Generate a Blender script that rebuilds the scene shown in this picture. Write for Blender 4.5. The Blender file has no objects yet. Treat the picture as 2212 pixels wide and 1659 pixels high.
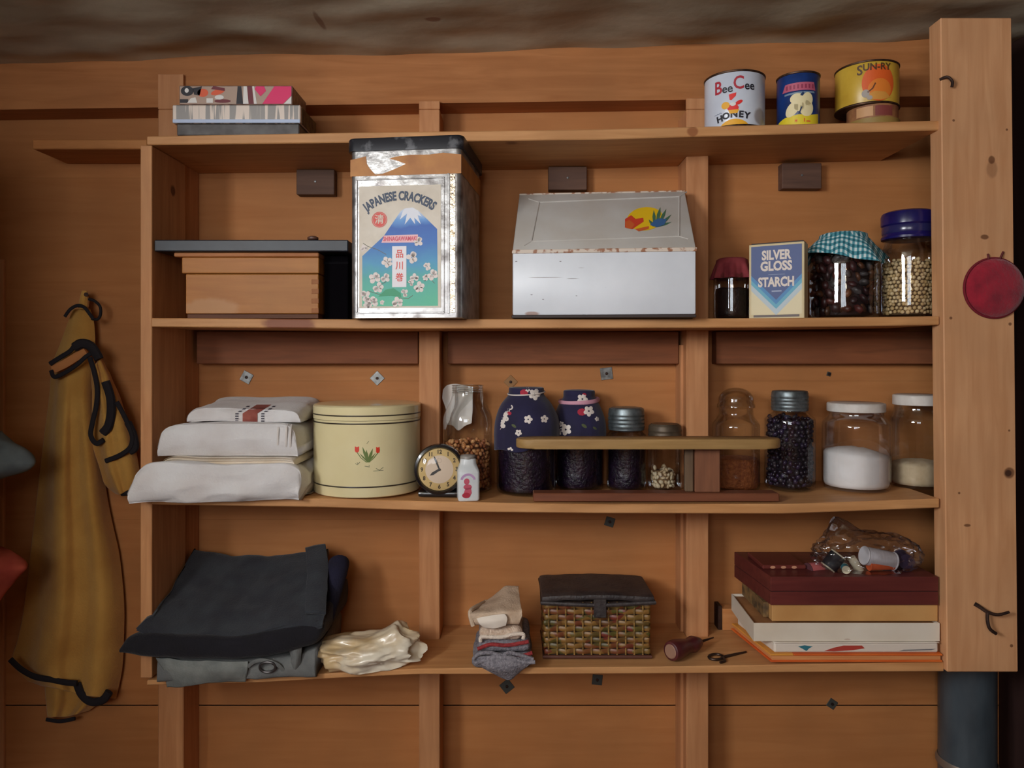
import bpy, bmesh, math, random
from mathutils import Vector, Matrix, Euler, noise

# ---------------------------------------------------------------- scene, camera, light
scene = bpy.context.scene
COL = scene.collection
CAM_D, CZ = 1.6, 1.5            # camera distance to the shelf fronts, lens height
PI = math.pi

cam_data = bpy.data.cameras.new('camera')
cam_data.sensor_width = 36.0
cam_data.lens = 36.0 * 1600.0 / 2212.0
cam_data.shift_y = -65.5 / 2212.0
cam_data.clip_start = 0.02
cam = bpy.data.objects.new('camera', cam_data)
cam.location = (0, -CAM_D, CZ)
cam.rotation_euler = (PI / 2, 0, 0)
COL.objects.link(cam)
scene.camera = cam

scene.view_settings.view_transform = 'Standard'
scene.view_settings.look = 'None'
scene.view_settings.gamma = 1.0
scene.view_settings.use_curve_mapping = False
scene.view_settings.exposure = -0.10

world = bpy.data.worlds.new('world')
scene.world = world
world.use_nodes = True
world.node_tree.nodes['Background'].inputs[0].default_value = (0.55, 0.7, 1.0, 1)
world.node_tree.nodes['Background'].inputs[1].default_value = 0.25

def area_light(name, loc, rot, sx, sy, power, col):
    d = bpy.data.lights.new(name, 'AREA')
    d.shape = 'RECTANGLE'; d.size = sx; d.size_y = sy
    d.energy = power; d.color = col
    o = bpy.data.objects.new(name, d)
    o.location = loc; o.rotation_euler = rot
    COL.objects.link(o)
    return o

# daylight entering through the two windows of the room (behind and left of the camera)
area_light('daylight_side_window', (-1.36, -2.00, 1.94), (PI / 2, 0, -PI / 2), 0.90, 0.48, 64, (0.94, 0.97, 1.0))
area_light('daylight_rear_window', (-0.50, -2.86, 1.86), (PI / 2, 0, 0), 0.90, 0.62, 19, (0.90, 0.95, 1.0))
bulb = bpy.data.lights.new('ceiling_bulb', 'POINT'); bulb.energy = 3.0; bulb.color = (1.0, 0.72, 0.42); bulb.shadow_soft_size = 0.035
bulb_o = bpy.data.objects.new('ceiling_bulb', bulb); bulb_o.location = (0.15, -2.2, 1.88); COL.objects.link(bulb_o)

# ---------------------------------------------------------------- helpers
def lin(c):
    out = []
    for v in c[:3]:
        v = v / 255.0
        out.append(v / 12.92 if v <= 0.04045 else ((v + 0.055) / 1.055) ** 2.4)
    return (out[0], out[1], out[2], 1.0)

def K(Y): return (CAM_D + Y) / 1600.0
def PT(px, py, Y):
    k = K(Y)
    return Vector(((px - 1106) * k, Y, CZ + (764 - py) * k))
def XX(px, Y=0.0): return (px - 1106) * K(Y)
def ZZ(py, Y=0.0): return CZ + (764 - py) * K(Y)

MATS = {}
def new_mat(name):
    m = bpy.data.materials.new(name); m.use_nodes = True
    nt = m.node_tree
    b = nt.nodes['Principled BSDF']
    MATS[name] = m
    return m, nt, b

def N(nt, typ, **kw):
    n = nt.nodes.new(typ)
    for k, v in kw.items():
        setattr(n, k, v)
    return n

def mix_rgb(nt, fac, a, b, mode='MIX'):
    n = N(nt, 'ShaderNodeMix', data_type='RGBA', blend_type=mode)
    if isinstance(fac, (int, float)): n.inputs[0].default_value = fac
    else: nt.links.new(fac, n.inputs[0])
    for sock, val in ((n.inputs[6], a), (n.inputs[7], b)):
        if isinstance(val, tuple): sock.default_value = val
        else: nt.links.new(val, sock)
    return n.outputs[2]

def add_spots(nt, col, spots):
    """stains / knots with a shape of their own: (centre, radii, colour, strength), world coordinates"""
    if not spots: return col
    geo = N(nt, 'ShaderNodeNewGeometry')
    nz = N(nt, 'ShaderNodeTexNoise'); nz.inputs['Scale'].default_value = 45
    nt.links.new(geo.outputs['Position'], nz.inputs['Vector'])
    for c, r, sc, st in spots:
        s = N(nt, 'ShaderNodeVectorMath', operation='SUBTRACT')
        nt.links.new(geo.outputs['Position'], s.inputs[0]); s.inputs[1].default_value = c
        d = N(nt, 'ShaderNodeVectorMath', operation='DIVIDE')
        nt.links.new(s.outputs[0], d.inputs[0]); d.inputs[1].default_value = r
        l = N(nt, 'ShaderNodeVectorMath', operation='LENGTH'); nt.links.new(d.outputs[0], l.inputs[0])
        ad = N(nt, 'ShaderNodeMath', operation='MULTIPLY_ADD')
        nt.links.new(nz.outputs[0], ad.inputs[0]); ad.inputs[1].default_value = 0.5
        nt.links.new(l.outputs['Value'], ad.inputs[2])
        mr = N(nt, 'ShaderNodeMapRange'); mr.interpolation_type = 'SMOOTHSTEP'
        nt.links.new(ad.outputs[0], mr.inputs[0])
        mr.inputs[1].default_value = 0.9; mr.inputs[2].default_value = 1.3
        mr.inputs[3].default_value = st; mr.inputs[4].default_value = 0.0
        col = mix_rgb(nt, mr.outputs[0], col, lin(sc))
    return col

def plain(name, c, rough=0.6, metal=0.0, var=0.0, var_scale=30, c2=None, bump=0.0, bump_scale=200, spec=0.5, coat=0.0, spots=None, stretch=(1, 1, 1), sheen=0.0, ramp=(0.35, 0.65)):
    m, nt, b = new_mat(name)
    col = lin(c)
    tc = N(nt, 'ShaderNodeTexCoord')
    if c2 is not None or var:
        mp = N(nt, 'ShaderNodeMapping'); mp.inputs['Scale'].default_value = stretch
        nt.links.new(tc.outputs['Object'], mp.inputs[0])
        nz = N(nt, 'ShaderNodeTexNoise'); nz.inputs['Scale'].default_value = var_scale
        nz.inputs['Detail'].default_value = 6
        nt.links.new(mp.outputs[0], nz.inputs['Vector'])
        mr = N(nt, 'ShaderNodeMapRange'); mr.inputs[1].default_value = ramp[0]; mr.inputs[2].default_value = ramp[1]
        nt.links.new(nz.outputs[0], mr.inputs[0])
        if c2 is None: c2 = tuple(max(0, v * (1 - var)) for v in c)
        col = mix_rgb(nt, mr.outputs[0], lin(c2), col)
    col = add_spots(nt, col, spots)
    if isinstance(col, tuple): b.inputs['Base Color'].default_value = col
    else: nt.links.new(col, b.inputs['Base Color'])
    b.inputs['Roughness'].default_value = rough
    b.inputs['Metallic'].default_value = metal
    b.inputs['Specular IOR Level'].default_value = spec
    b.inputs['Coat Weight'].default_value = coat
    if sheen: b.inputs['Sheen Weight'].default_value = sheen
    if bump:
        n2 = N(nt, 'ShaderNodeTexNoise'); n2.inputs['Scale'].default_value = bump_scale
        n2.inputs['Detail'].default_value = 4
        nt.links.new(tc.outputs['Object'], n2.inputs['Vector'])
        bp = N(nt, 'ShaderNodeBump'); bp.inputs['Strength'].default_value = bump; bp.inputs['Distance'].default_value = 0.004
        nt.links.new(n2.outputs[0], bp.inputs['Height'])
        nt.links.new(bp.outputs[0], b.inputs['Normal'])
    return m

def wood(name, c1, c2, axis='X', scale=9.0, rough=0.62, spots=None, knots=0.0, spec=0.35):
    """sawn timber: fine grain stretched along one axis plus broad colour drift"""
    m, nt, b = new_mat(name)
    tc = N(nt, 'ShaderNodeTexCoord')
    mp = N(nt, 'ShaderNodeMapping')
    s = {'X': (0.09, 1, 1), 'Y': (1, 0.09, 1), 'Z': (1, 1, 0.09)}[axis]
    mp.inputs['Scale'].default_value = s
    nt.links.new(tc.outputs['Object'], mp.inputs[0])
    n1 = N(nt, 'ShaderNodeTexNoise'); n1.inputs['Scale'].default_value = scale * 7; n1.inputs['Detail'].default_value = 8
    n1.inputs['Distortion'].default_value = 0.6
    nt.links.new(mp.outputs[0], n1.inputs['Vector'])
    n2 = N(nt, 'ShaderNodeTexNoise'); n2.inputs['Scale'].default_value = 5.0; n2.inputs['Detail'].default_value = 3
    nt.links.new(tc.outputs['Object'], n2.inputs['Vector'])
    mr = N(nt, 'ShaderNodeMapRange'); mr.inputs[1].default_value = 0.3; mr.inputs[2].default_value = 0.7
    nt.links.new(n1.outputs[0], mr.inputs[0])
    col = mix_rgb(nt, mr.outputs[0], lin(c2), lin(c1))
    mr2 = N(nt, 'ShaderNodeMapRange'); mr2.inputs[1].default_value = 0.35; mr2.inputs[2].default_value = 0.75
    mr2.inputs[3].default_value = 0.0; mr2.inputs[4].default_value = 0.55
    nt.links.new(n2.outputs[0], mr2.inputs[0])
    col = mix_rgb(nt, mr2.outputs[0], col, lin(tuple(v * 0.8 for v in c1)))
    col = add_spots(nt, col, spots)
    nt.links.new(col, b.inputs['Base Color'])
    b.inputs['Roughness'].default_value = rough
    b.inputs['Specular IOR Level'].default_value = spec
    bp = N(nt, 'ShaderNodeBump'); bp.inputs['Strength'].default_value = 0.18; bp.inputs['Distance'].default_value = 0.002
    nt.links.new(n1.outputs[0], bp.inputs['Height']); nt.links.new(bp.outputs[0], b.inputs['Normal'])
    return m

def glass(name, tint=(235, 240, 238), rough=0.02, power=1.0, dens=0.0):
    """thin clear shell: transparent where seen square on, mirror-like at grazing angles"""
    m = bpy.data.materials.new(name); m.use_nodes = True; MATS[name] = m
    nt = m.node_tree; nt.nodes.clear()
    out = N(nt, 'ShaderNodeOutputMaterial')
    tr = N(nt, 'ShaderNodeBsdfTransparent'); tr.inputs[0].default_value = lin(tint)
    gl = N(nt, 'ShaderNodeBsdfGlossy'); gl.inputs['Roughness'].default_value = rough
    gl.inputs[0].default_value = (0.95, 0.97, 1, 1)
    fr = N(nt, 'ShaderNodeFresnel'); fr.inputs[0].default_value = 1.5
    mu = N(nt, 'ShaderNodeMath', operation='MULTIPLY_ADD'); nt.links.new(fr.outputs[0], mu.inputs[0])
    mu.inputs[1].default_value = power; mu.inputs[2].default_value = dens
    mn = N(nt, 'ShaderNodeMath', operation='MINIMUM'); mn.inputs[1].default_value = 0.5; nt.links.new(mu.outputs[0], mn.inputs[0]); mu = mn
    tc = N(nt, 'ShaderNodeTexCoord')
    nz = N(nt, 'ShaderNodeTexNoise'); nz.inputs['Scale'].default_value = 28
    nt.links.new(tc.outputs['Object'], nz.inputs['Vector'])
    bp = N(nt, 'ShaderNodeBump'); bp.inputs['Strength'].default_value = 0.06; bp.inputs['Distance'].default_value = 0.01
    nt.links.new(nz.outputs[0], bp.inputs['Height'])
    nt.links.new(bp.outputs[0], gl.inputs['Normal'])
    mx = N(nt, 'ShaderNodeMixShader')
    nt.links.new(mu.outputs[0], mx.inputs[0]); nt.links.new(tr.outputs[0], mx.inputs[1]); nt.links.new(gl.outputs[0], mx.inputs[2])
    nt.links.new(mx.outputs[0], out.inputs[0])
    return m

WM = {}                      # world matrix of every thing / part
def M_of(o): return WM.get(o.name, Matrix.Identity(4))

def tag(o, label=None, cat=None, group=None, kind=None):
    if label: o['label'] = label
    if cat: o['category'] = cat
    if group: o['group'] = group
    if kind: o['kind'] = kind
    return o

def thing(name, label, cat, loc, rotz=0.0, group=None, kind=None):
    o = bpy.data.objects.new(name, None)
    o.empty_display_size = 0.03
    o.location = loc; o.rotation_euler = (0, 0, rotz)
    COL.objects.link(o)
    WM[o.name] = Matrix.Translation(Vector(loc)) @ Matrix.Rotation(rotz, 4, 'Z')
    return tag(o, label, cat, group, kind)

def smooth_mesh(me, angle=0.6):
    for p in me.polygons: p.use_smooth = True
    try: me.set_sharp_from_angle(angle=angle)
    except Exception: pass

def link_bm(name, bm, mat, parent=None, local=False, smooth=True, angle=0.6, label=None, cat=None, group=None, kind=None):
    """bm is in world space unless local (then in the parent's space)"""
    bmesh.ops.recalc_face_normals(bm, faces=bm.faces[:])
    me = bpy.data.meshes.new(name)
    if parent is not None:
        Mw = M_of(parent)
        if not local: bm.transform(Mw.inverted())
        loc = None
    else:
        xs = [v.co for v in bm.verts]
        lo = Vector((min(c.x for c in xs), min(c.y for c in xs), min(c.z for c in xs)))
        hi = Vector((max(c.x for c in xs), max(c.y for c in xs), max(c.z for c in xs)))
        loc = Vector(((lo.x + hi.x) / 2, (lo.y + hi.y) / 2, lo.z))
        bm.transform(Matrix.Translation(-loc))
    bm.to_mesh(me); bm.free()
    if smooth: smooth_mesh(me, angle)
    if isinstance(mat, (list, tuple)):
        for mm in mat: me.materials.append(mm)
    else: me.materials.append(mat)
    o = bpy.data.objects.new(name, me)
    COL.objects.link(o)
    if parent is not None:
        o.parent = parent; WM[o.name] = M_of(parent)
    else:
        o.location = loc; WM[o.name] = Matrix.Translation(loc)
    tag(o, label, cat, group, kind)
    return o

def bm_box(lo, hi, bevel=0.0, segs=2, bm=None):
    b2 = bmesh.new()
    bmesh.ops.create_cube(b2, size=1.0)
    lo, hi = Vector(lo), Vector(hi)
    for v in b2.verts:
        v.co = Vector((lo.x if v.co.x < 0 else hi.x, lo.y if v.co.y < 0 else hi.y, lo.z if v.co.z < 0 else hi.z))
    if bevel > 0:
        bmesh.ops.bevel(b2, geom=b2.edges[:], offset=bevel, segments=segs, profile=0.5, affect='EDGES')
    if bm is None: return b2
    merge(bm, b2); return bm

def merge(dst, src):
    me = bpy.data.meshes.new('tmp'); src.to_mesh(me); src.free()
    dst.from_mesh(me); bpy.data.meshes.remove(me)

def bm_lathe(profile, segs=40, centre=(0, 0, 0), cap_bot=True, cap_top=True, sx=1.0, sy=1.0):
    bm = bmesh.new(); rings = []
    c = Vector(centre)
    for r, z in profile:
        ring = []
        if r < 1e-6:
            ring = [bm.verts.new(c + Vector((0, 0, z)))]
        else:
            for i in range(segs):
                a = 2 * PI * i / segs
                ring.append(bm.verts.new(c + Vector((r * sx * math.cos(a), r * sy * math.sin(a), z))))
        rings.append(ring)
    for a, b in zip(rings[:-1], rings[1:]):
        if len(a) == 1 and len(b) == 1: continue
        for i in range(segs):
            j = (i + 1) % segs
            if len(a) == 1: bm.faces.new((a[0], b[j], b[i]))
            elif len(b) == 1: bm.faces.new((a[i], a[j], b[0]))
            else: bm.faces.new((a[i], a[j], b[j], b[i]))
    if cap_bot and len(rings[0]) > 1: bm.faces.new(list(reversed(rings[0])))
    if cap_top and len(rings[-1]) > 1: bm.faces.new(rings[-1])
    return bm

def cat_rom(pts, n, closed=False):
    """resample a list of vectors with a Catmull-Rom spline to n points"""
    m = len(pts); out = []
    segs = m if closed else m - 1
    for i in range(n):
        t = i / (n if closed else (n - 1)) * segs
        k = min(int(t), segs - 1); f = t - k
        def g(q):
            return pts[q % m] if closed else pts[max(0, min(m - 1, q))]
        p0, p1, p2, p3 = g(k - 1), g(k), g(k + 1), g(k + 2)
        out.append(0.5 * ((2 * p1) + (p2 - p0) * f + (2 * p0 - 5 * p1 + 4 * p2 - p3) * f * f + (3 * p1 - p0 - 3 * p2 + p3) * f ** 3))
    return out

def bm_tube(path, radius, segs=8, closed=False, flat=1.0):
    """sweep a round (or flattened) section along a polyline; radius may be a list"""
    bm = bmesh.new(); n = len(path); rings = []
    up = Vector((0, -1, 0))
    for i, p in enumerate(path):
        a = path[(i - 1) % n] if (closed or i > 0) else p
        b = path[(i + 1) % n] if (closed or i < n - 1) else p
        t = (b - a).normalized() if (b - a).length > 1e-9 else Vector((1, 0, 0))
        u = up - t * up.dot(t)
        if u.length < 1e-3: u = Vector((0, 0, 1)) - t * t.z
        u.normalize(); w = t.cross(u)
        r = radius[i] if isinstance(radius, (list, tuple)) else radius
        rings.append([bm.verts.new(p + (u * flat * math.cos(2 * PI * k / segs) + w * math.sin(2 * PI * k / segs)) * r) for k in range(segs)])
    for i in range(n if closed else n - 1):
        a, b = rings[i], rings[(i + 1) % n]
        for k in range(segs):
            l = (k + 1) % segs
            bm.faces.new((a[k], a[l], b[l], b[k]))
    if not closed:
        bm.faces.new(rings[0]); bm.faces.new(list(reversed(rings[-1])))
    return bm

def bm_loft(sections, nu, nv, amp=0.0, freq=20.0, seed=0, closed=True, caps=True, aniso=(1, 1, 1)):
    """smooth surface through control sections (each a list of vectors)"""
    dense = [cat_rom(s, nu, closed) for s in sections]
    cols = [cat_rom([d[i] for d in dense], nv) for i in range(nu)]
    bm = bmesh.new(); off = Vector((seed * 7.3, seed * 3.1, seed * 5.7))
    V = [[None] * nu for _ in range(nv)]
    for j in range(nv):
        for i in range(nu):
            p = cols[i][j]
            if amp:
                q = Vector((p.x * aniso[0], p.y * aniso[1], p.z * aniso[2])) * freq + off
                d = noise.noise_vector(q) + 0.5 * noise.noise_vector(q * 2.1)
                p = p + d * amp
            V[j][i] = bm.verts.new(p)
    for j in range(nv - 1):
        for i in range(nu if closed else nu - 1):
            l = (i + 1) % nu
            bm.faces.new((V[j][i], V[j][l], V[j + 1][l], V[j + 1][i]))
    if closed and caps:
        bm.faces.new(list(reversed(V[0]))); bm.faces.new(V[-1])
    return bm

def solidify(o, t, offset=0.0):
    m = o.modifiers.new('thickness', 'SOLIDIFY'); m.thickness = t; m.offset = offset
    return o

def bm_rbox(lo, hi, rad, n=(10, 6, 4), amp=0.0, freq=15, seed=0, warp=None, top_only=False):
    """soft rounded slab (cloth, cushions) with wrinkle displacement"""
    lo, hi = Vector(lo), Vector(hi); c = (lo + hi) / 2; h = (hi - lo) / 2
    bm = bmesh.new()
    verts = {}
    def vert(i, j, k):
        key = (i, j, k)
        if key in verts: return verts[key]
        q = Vector(((i / n[0] * 2 - 1) * h.x, (j / n[1] * 2 - 1) * h.y, (k / n[2] * 2 - 1) * h.z))
        r = min(rad, h.x, h.y, h.z)
        inner = Vector((max(-h.x + r, min(h.x - r, q.x)), max(-h.y + r, min(h.y - r, q.y)), max(-h.z + r, min(h.z - r, q.z))))
        d = q - inner
        if d.length > 1e-9: q = inner + d.normalized() * min(r, d.length if d.length < r else r)
        p = c + q
        if amp:
            s = p * freq + Vector((seed * 7.7, seed * 1.3, seed * 4.1))
            dv = noise.noise_vector(s) + 0.5 * noise.noise_vector(s * 2.3)
            w = amp
            if top_only and k == 0: w = amp * 0.1
            p = p + dv * w
        if warp: p = warp(p)
        verts[key] = bm.verts.new(p)
        return verts[key]
    for a in range(n[0]):
        for b in range(n[1]):
            for k in (0, n[2]):
                bm.faces.new((vert(a, b, k), vert(a + 1, b, k), vert(a + 1, b + 1, k), vert(a, b + 1, k)))
    for a in range(n[0]):
        for k in range(n[2]):
            for b in (0, n[1]):
                bm.faces.new((vert(a, b, k), vert(a + 1, b, k), vert(a + 1, b, k + 1), vert(a, b, k + 1)))
    for b in range(n[1]):
        for k in range(n[2]):
            for a in (0, n[0]):
                bm.faces.new((vert(a, b, k), vert(a, b + 1, k), vert(a, b + 1, k + 1), vert(a, b, k + 1)))
    return bm

# -- printed matter: 2-D shapes mapped onto a face -------------------------------------------------
def map_plane(origin, ux, uy, nrm):
    o, a, b, n = Vector(origin), Vector(ux), Vector(uy), Vector(nrm)
    return lambda u, v, off: o + a * u + b * v + n * off
def map_cyl(centre, R, face_angle):
    """u runs along the circumference (0 at face_angle, growing to the right as seen from outside)"""
    c = Vector(centre)
    def f(u, v, off):
        a = face_angle + u / R
        return c + Vector(((R + off) * math.cos(a), (R + off) * math.sin(a), v))
    return f

def emit2d(name, polys, mp, mat, parent, off=0.0004, cut=None, local=False, label=None, joined=False):
    """polys: list of 2-D outlines (or (verts, faces) meshes) -> one printed patch each"""
    if len(polys) > 1 and not joined:
        return [emit2d(name, [q], mp, mat, parent, off, cut, local, label) for q in polys]
    bm = bmesh.new()
    for p in polys:
        if isinstance(p, tuple):
            vs = [bm.verts.new((x, y, 0)) for x, y in p[0]]
            for f in p[1]:
                try: bm.faces.new([vs[i] for i in f])
                except ValueError: pass
        else:
            vs = [bm.verts.new((x, y, 0)) for x, y in p]
            bm.faces.new(vs)
    if cut:
        bmesh.ops.triangulate(bm, faces=bm.faces[:])
        xs = [v.co.x for v in bm.verts]
        x = math.ceil(min(xs) / cut) * cut
        while x < max(xs):
            bmesh.ops.bisect_plane(bm, geom=bm.verts[:] + bm.edges[:] + bm.faces[:], plane_co=(x, 0, 0), plane_no=(1, 0, 0))
            x += cut
    for v in bm.verts: v.co = mp(v.co.x, v.co.y, off)
    return link_bm(name, bm, mat, parent, local=local, smooth=False, label=label, kind='stuff' if joined else None)

def text2d(s, size, x=0.0, y=0.0, sx=1.0, bold=0.0, arc=None, shear=0.0, rot=0.0):
    """text as a 2-D mesh centred on (x, y); arc = radius bends it upwards"""
    cu = bpy.data.curves.new('txt', 'FONT'); cu.body = s; cu.size = size
    cu.align_x = 'CENTER'; cu.align_y = 'CENTER'; cu.offset = bold; cu.shear = shear; cu.resolution_u = 3
    ob = bpy.data.objects.new('txt', cu)
    me = bpy.data.meshes.new_from_object(ob)
    vs = []
    for v in me.vertices:
        a, b = v.co.x * sx, v.co.y
        if arc:
            th = a / arc
            a, b = (arc + b) * math.sin(th), (arc + b) * math.cos(th) - arc
        if rot: a, b = a * math.cos(rot) - b * math.sin(rot), a * math.sin(rot) + b * math.cos(rot)
        vs.append((x + a, y + b))
    fs = [tuple(p.vertices) for p in me.polygons]
    bpy.data.meshes.remove(me); bpy.data.objects.remove(ob); bpy.data.curves.remove(cu)
    return (vs, fs)

def ell(x, y, rx, ry, n=20, rot=0.0):
    out = []
    for i in range(n):
        a = 2 * PI * i / n
        p, q = rx * math.cos(a), ry * math.sin(a)
        out.append((x + p * math.cos(rot) - q * math.sin(rot), y + p * math.sin(rot) + q * math.cos(rot)))
    return out
def rect(x0, y0, x1, y1): return [(x0, y0), (x1, y0), (x1, y1), (x0, y1)]
def ring2d(x, y, r0, r1, n=32):
    vs = [(x + r * math.cos(2 * PI * i / n), y + r * math.sin(2 * PI * i / n)) for r in (r0, r1) for i in range(n)]
    return (vs, [(i, (i + 1) % n, n + (i + 1) % n, n + i) for i in range(n)])
def stroke2d(pts, w):
    vs = []; n = len(pts)
    for i, (x, y) in enumerate(pts):
        a = pts[max(0, i - 1)]; b = pts[min(n - 1, i + 1)]
        dx, dy = b[0] - a[0], b[1] - a[1]; l = math.hypot(dx, dy) or 1
        vs += [(x - dy / l * w / 2, y + dx / l * w / 2), (x + dy / l * w / 2, y - dx / l * w / 2)]
    return (vs, [(2 * i, 2 * i + 1, 2 * i + 3, 2 * i + 2) for i in range(n - 1)])

# ---------------------------------------------------------------- materials
WALLW = wood('wall_wood', (194, 130, 76), (180, 116, 64), 'X', 6, rough=0.7)
STUDW = wood('stud_wood', (212, 152, 104), (186, 124, 78), 'Z', 8, rough=0.65)
PLATEW = wood('plate_wood', (192, 128, 76), (166, 104, 56), 'X', 7, rough=0.7)
DARKBLK = wood('dark_block_wood', (112, 82, 66), (86, 62, 52), 'X', 10, rough=0.7)
LEDGW = wood('ledger_wood', (150, 90, 56), (122, 72, 44), 'X', 9, rough=0.7)
SHELFW = {}
GALV = plain('galvanised', (150, 152, 150), 0.45, 0.7, c2=(105, 105, 104), var_scale=60)
IRON = plain('rusty_iron', (70, 48, 38), 0.6, 0.6, c2=(40, 28, 26), var_scale=80)
BLACKM = plain('black_cloth_trim', (26, 20, 26), 0.85)
# ---------------------------------------------------------------- the room
WY = 0.256          # inner face of the board wall behind the shelves
SY = 0.166          # front faces of the studs
XL, XR, YR = -1.31, 1.22, -2.80

def ceil_z(x, y): return CZ + 0.7285 + 0.0235 * x
floor_m = wood('floor_wood', (120, 84, 56), (92, 62, 40), 'Y', 5)
link_bm('floor', bm_box((XL - 0.1, YR - 0.1, -0.05), (XR + 0.1, WY + 0.1, 0)), floor_m, smooth=False, kind='structure')

# sagging grey building paper / canvas ceiling
CEIL = plain('ceiling_canvas', (205, 198, 174), 0.9, c2=(164, 152, 128), var_scale=3.5, bump=0.5, bump_scale=14, stretch=(1, 2.2, 1),
             spots=[(PT(690, 45, 0.0), (0.008, 0.05, 0.1), (120, 76, 50), 0.6), (PT(935, 52, 0.0), (0.02, 0.012, 0.1), (130, 84, 55), 0.7),
                    (PT(1605, 12, -0.08), (0.02, 0.012, 0.1), (120, 76, 50), 0.7)])
bm = bmesh.new(); V = {}
NXc, NYc = 130, 110
for i in range(NXc + 1):
    for j in range(NYc + 1):
        x = XL - 0.1 + (XR - XL + 0.2) * i / NXc
        y = WY + 0.06 - (WY + 0.06 - YR + 0.1) * (j / NYc) ** 1.6
        z = ceil_z(x, y) + 0.012 * noise.noise(Vector((x * 2.2, y * 6.0, 3.1))) + 0.006 * noise.noise(Vector((x * 7, y * 13, 9.0)))
        if y > 0.2: z = ceil_z(x, y) + (z - ceil_z(x, y)) * 0.4
        V[i, j] = bm.verts.new((x, y, z))
for i in range(NXc):
    for j in range(NYc):
        bm.faces.new((V[i, j], V[i + 1, j], V[i + 1, j + 1], V[i, j + 1]))
co = link_bm('ceiling', bm, CEIL, kind='structure', angle=3.0)
solidify(co, 0.012, 1.0)

# wall behind the shelves: wide boards with narrow recessed joints
wall = thing('wall_back', 'orange-brown board wall behind the open shelves', 'wall', (0, WY, 0), kind='structure')
del wall['category']
bmb = bm_box((XL - 0.1, WY + 0.012, 0), (XR + 0.1, WY + 0.06, 2.4))
link_bm('backing', bmb, plain('joint_dark', (110, 64, 34), 0.9), wall, smooth=False)
seams = [0.0, 0.17, 0.62, CZ - 0.882, CZ - 0.415, CZ - 0.0685, CZ + 0.44, 2.4]
for a, b2 in zip(seams[:-1], seams[1:]):
    link_bm('wall_board', bm_box((XL - 0.1, WY, a + 0.0001), (XR + 0.1, WY + 0.012, b2 - 0.0001), 0.0002, 1), WALLW, wall, smooth=False)

def stud(px0, px1, ztop_py, lo=0.0):
    x0, x1 = XX(px0, SY), XX(px1, SY)
    zt = ZZ(ztop_py, SY)
    b = bm_box((x0, SY, lo), (x1, WY - 0.0005, min(zt, CZ + 0.583)), 0.002, 1)
    if zt > CZ + 0.583: bm_box((x0, SY, CZ + 0.5832), (x1, SY + 0.009, zt), 0.001, 1, bm=b)
    return link_bm('wall_stud', b, STUDW, wall, smooth=False)
stud(905, 950, 218); stud(1483, 1531, 212); stud(341, 396, 160)
# thin batten nailed to the left of the middle stud, and the gap board seen left of the far stud
link_bm('batten', bm_box((XX(1470, 0.2), 0.20, 0.3), (XX(1480, 0.2), WY - 0.0005, ZZ(745, 0.2)), 0.001, 1), STUDW, wall, smooth=False)

# ledger boards under the second shelf, one per bay
for a, b2 in ((440, 903), (970, 1466), (1537, 2030)):
    link_bm('ledger_board', bm_box((XX(a, WY), 0.214, ZZ(786, 0.214)), (XX(b2, 0.214), WY - 0.0005, ZZ(716, 0.214)), 0.0015, 1), LEDGW, wall, smooth=False)
# dark blocks hanging from the top shelf
for a, b2, c, d in ((640, 722, 366, 420), (1185, 1268, 360, 410), (1690, 1775, 352, 407)):
    bl = link_bm('wood_block', bm_box((XX(a, 0.225), 0.225, ZZ(d, 0.225)), (XX(b2, 0.225), WY - 0.0005, ZZ(c, 0.225)), 0.0015, 1), DARKBLK, wall, smooth=False)
    hd = bm_lathe([(0.003, 0), (0.0026, 0.0014), (0, 0.002)], 10)
    hd.transform(Matrix.Translation(PT((a + b2) / 2, (c + d) / 2 - 1, 0.225)) @ Matrix.Rotation(PI / 2, 4, 'X'))
    link_bm('nail_head', hd, GALV, bl)
# galvanised nail plates
def nail_plate(px, py, size, rot, col=None, yy=WY):
    c = PT(px, py, yy); s = size * K(yy) / 2
    b = bm_box((-s, -0.0022, -s), (s, -0.0004, s), 0.0006, 1)
    b.transform(Matrix.Translation(c) @ Matrix.Rotation(rot, 4, 'Y'))
    p = link_bm('nail_plate', b, col or GALV, wall, smooth=False)
    b = bm_lathe([(0.0038, 0), (0.0036, 0.0022), (0, 0.003)], 12)
    b.transform(Matrix.Translation(c + Vector((0, -0.002, 0))) @ Matrix.Rotation(PI / 2, 4, 'X'))
    link_bm('nail_head', b, IRON, p)
TANP = plain('tarnished_plate', (150, 108, 66), 0.6, 0.3)
DKP = plain('dark_plate', (72, 74, 70), 0.6, 0.3)
nail_plate(533, 815, 23, 0.5); nail_plate(815, 817, 23, PI / 4)
nail_plate(1103, 825, 22, PI / 4, TANP); nail_plate(1310, 807, 26, -0.12)
nail_plate(1790, 808, 9, 0.3, DKP); nail_plate(1317, 1127, 20, 0.3, DKP)
nail_plate(1095, 1482, 24, 0.9, DKP); nail_plate(1290, 1468, 22, 0.1, DKP); nail_plate(1797, 1520, 19, 0.6, DKP)

# top plate running under the ceiling
b = bmesh.new()
xa, xb = XL - 0.05, 1.16
def plate_z(x): return CZ + 0.603 + 0.0145 * x
vs = []
for x in (xa, xb):
    for y, z in ((0.176, plate_z(x)), (WY - 0.0005, plate_z(x)), (WY - 0.0005, ceil_z(x, 0.2) + 0.004), (0.176, ceil_z(x, 0.2) + 0.004)):
        vs.append(b.verts.new((x, y, z)))
for f in ((0, 1, 2, 3), (4, 7, 6, 5), (0, 4, 5, 1), (1, 5, 6, 2), (2, 6, 7, 3), (3, 7, 4, 0)): b.faces.new([vs[i] for i in f])
link_bm('trim_1', b, PLATEW, smooth=False, kind='structure')

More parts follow.
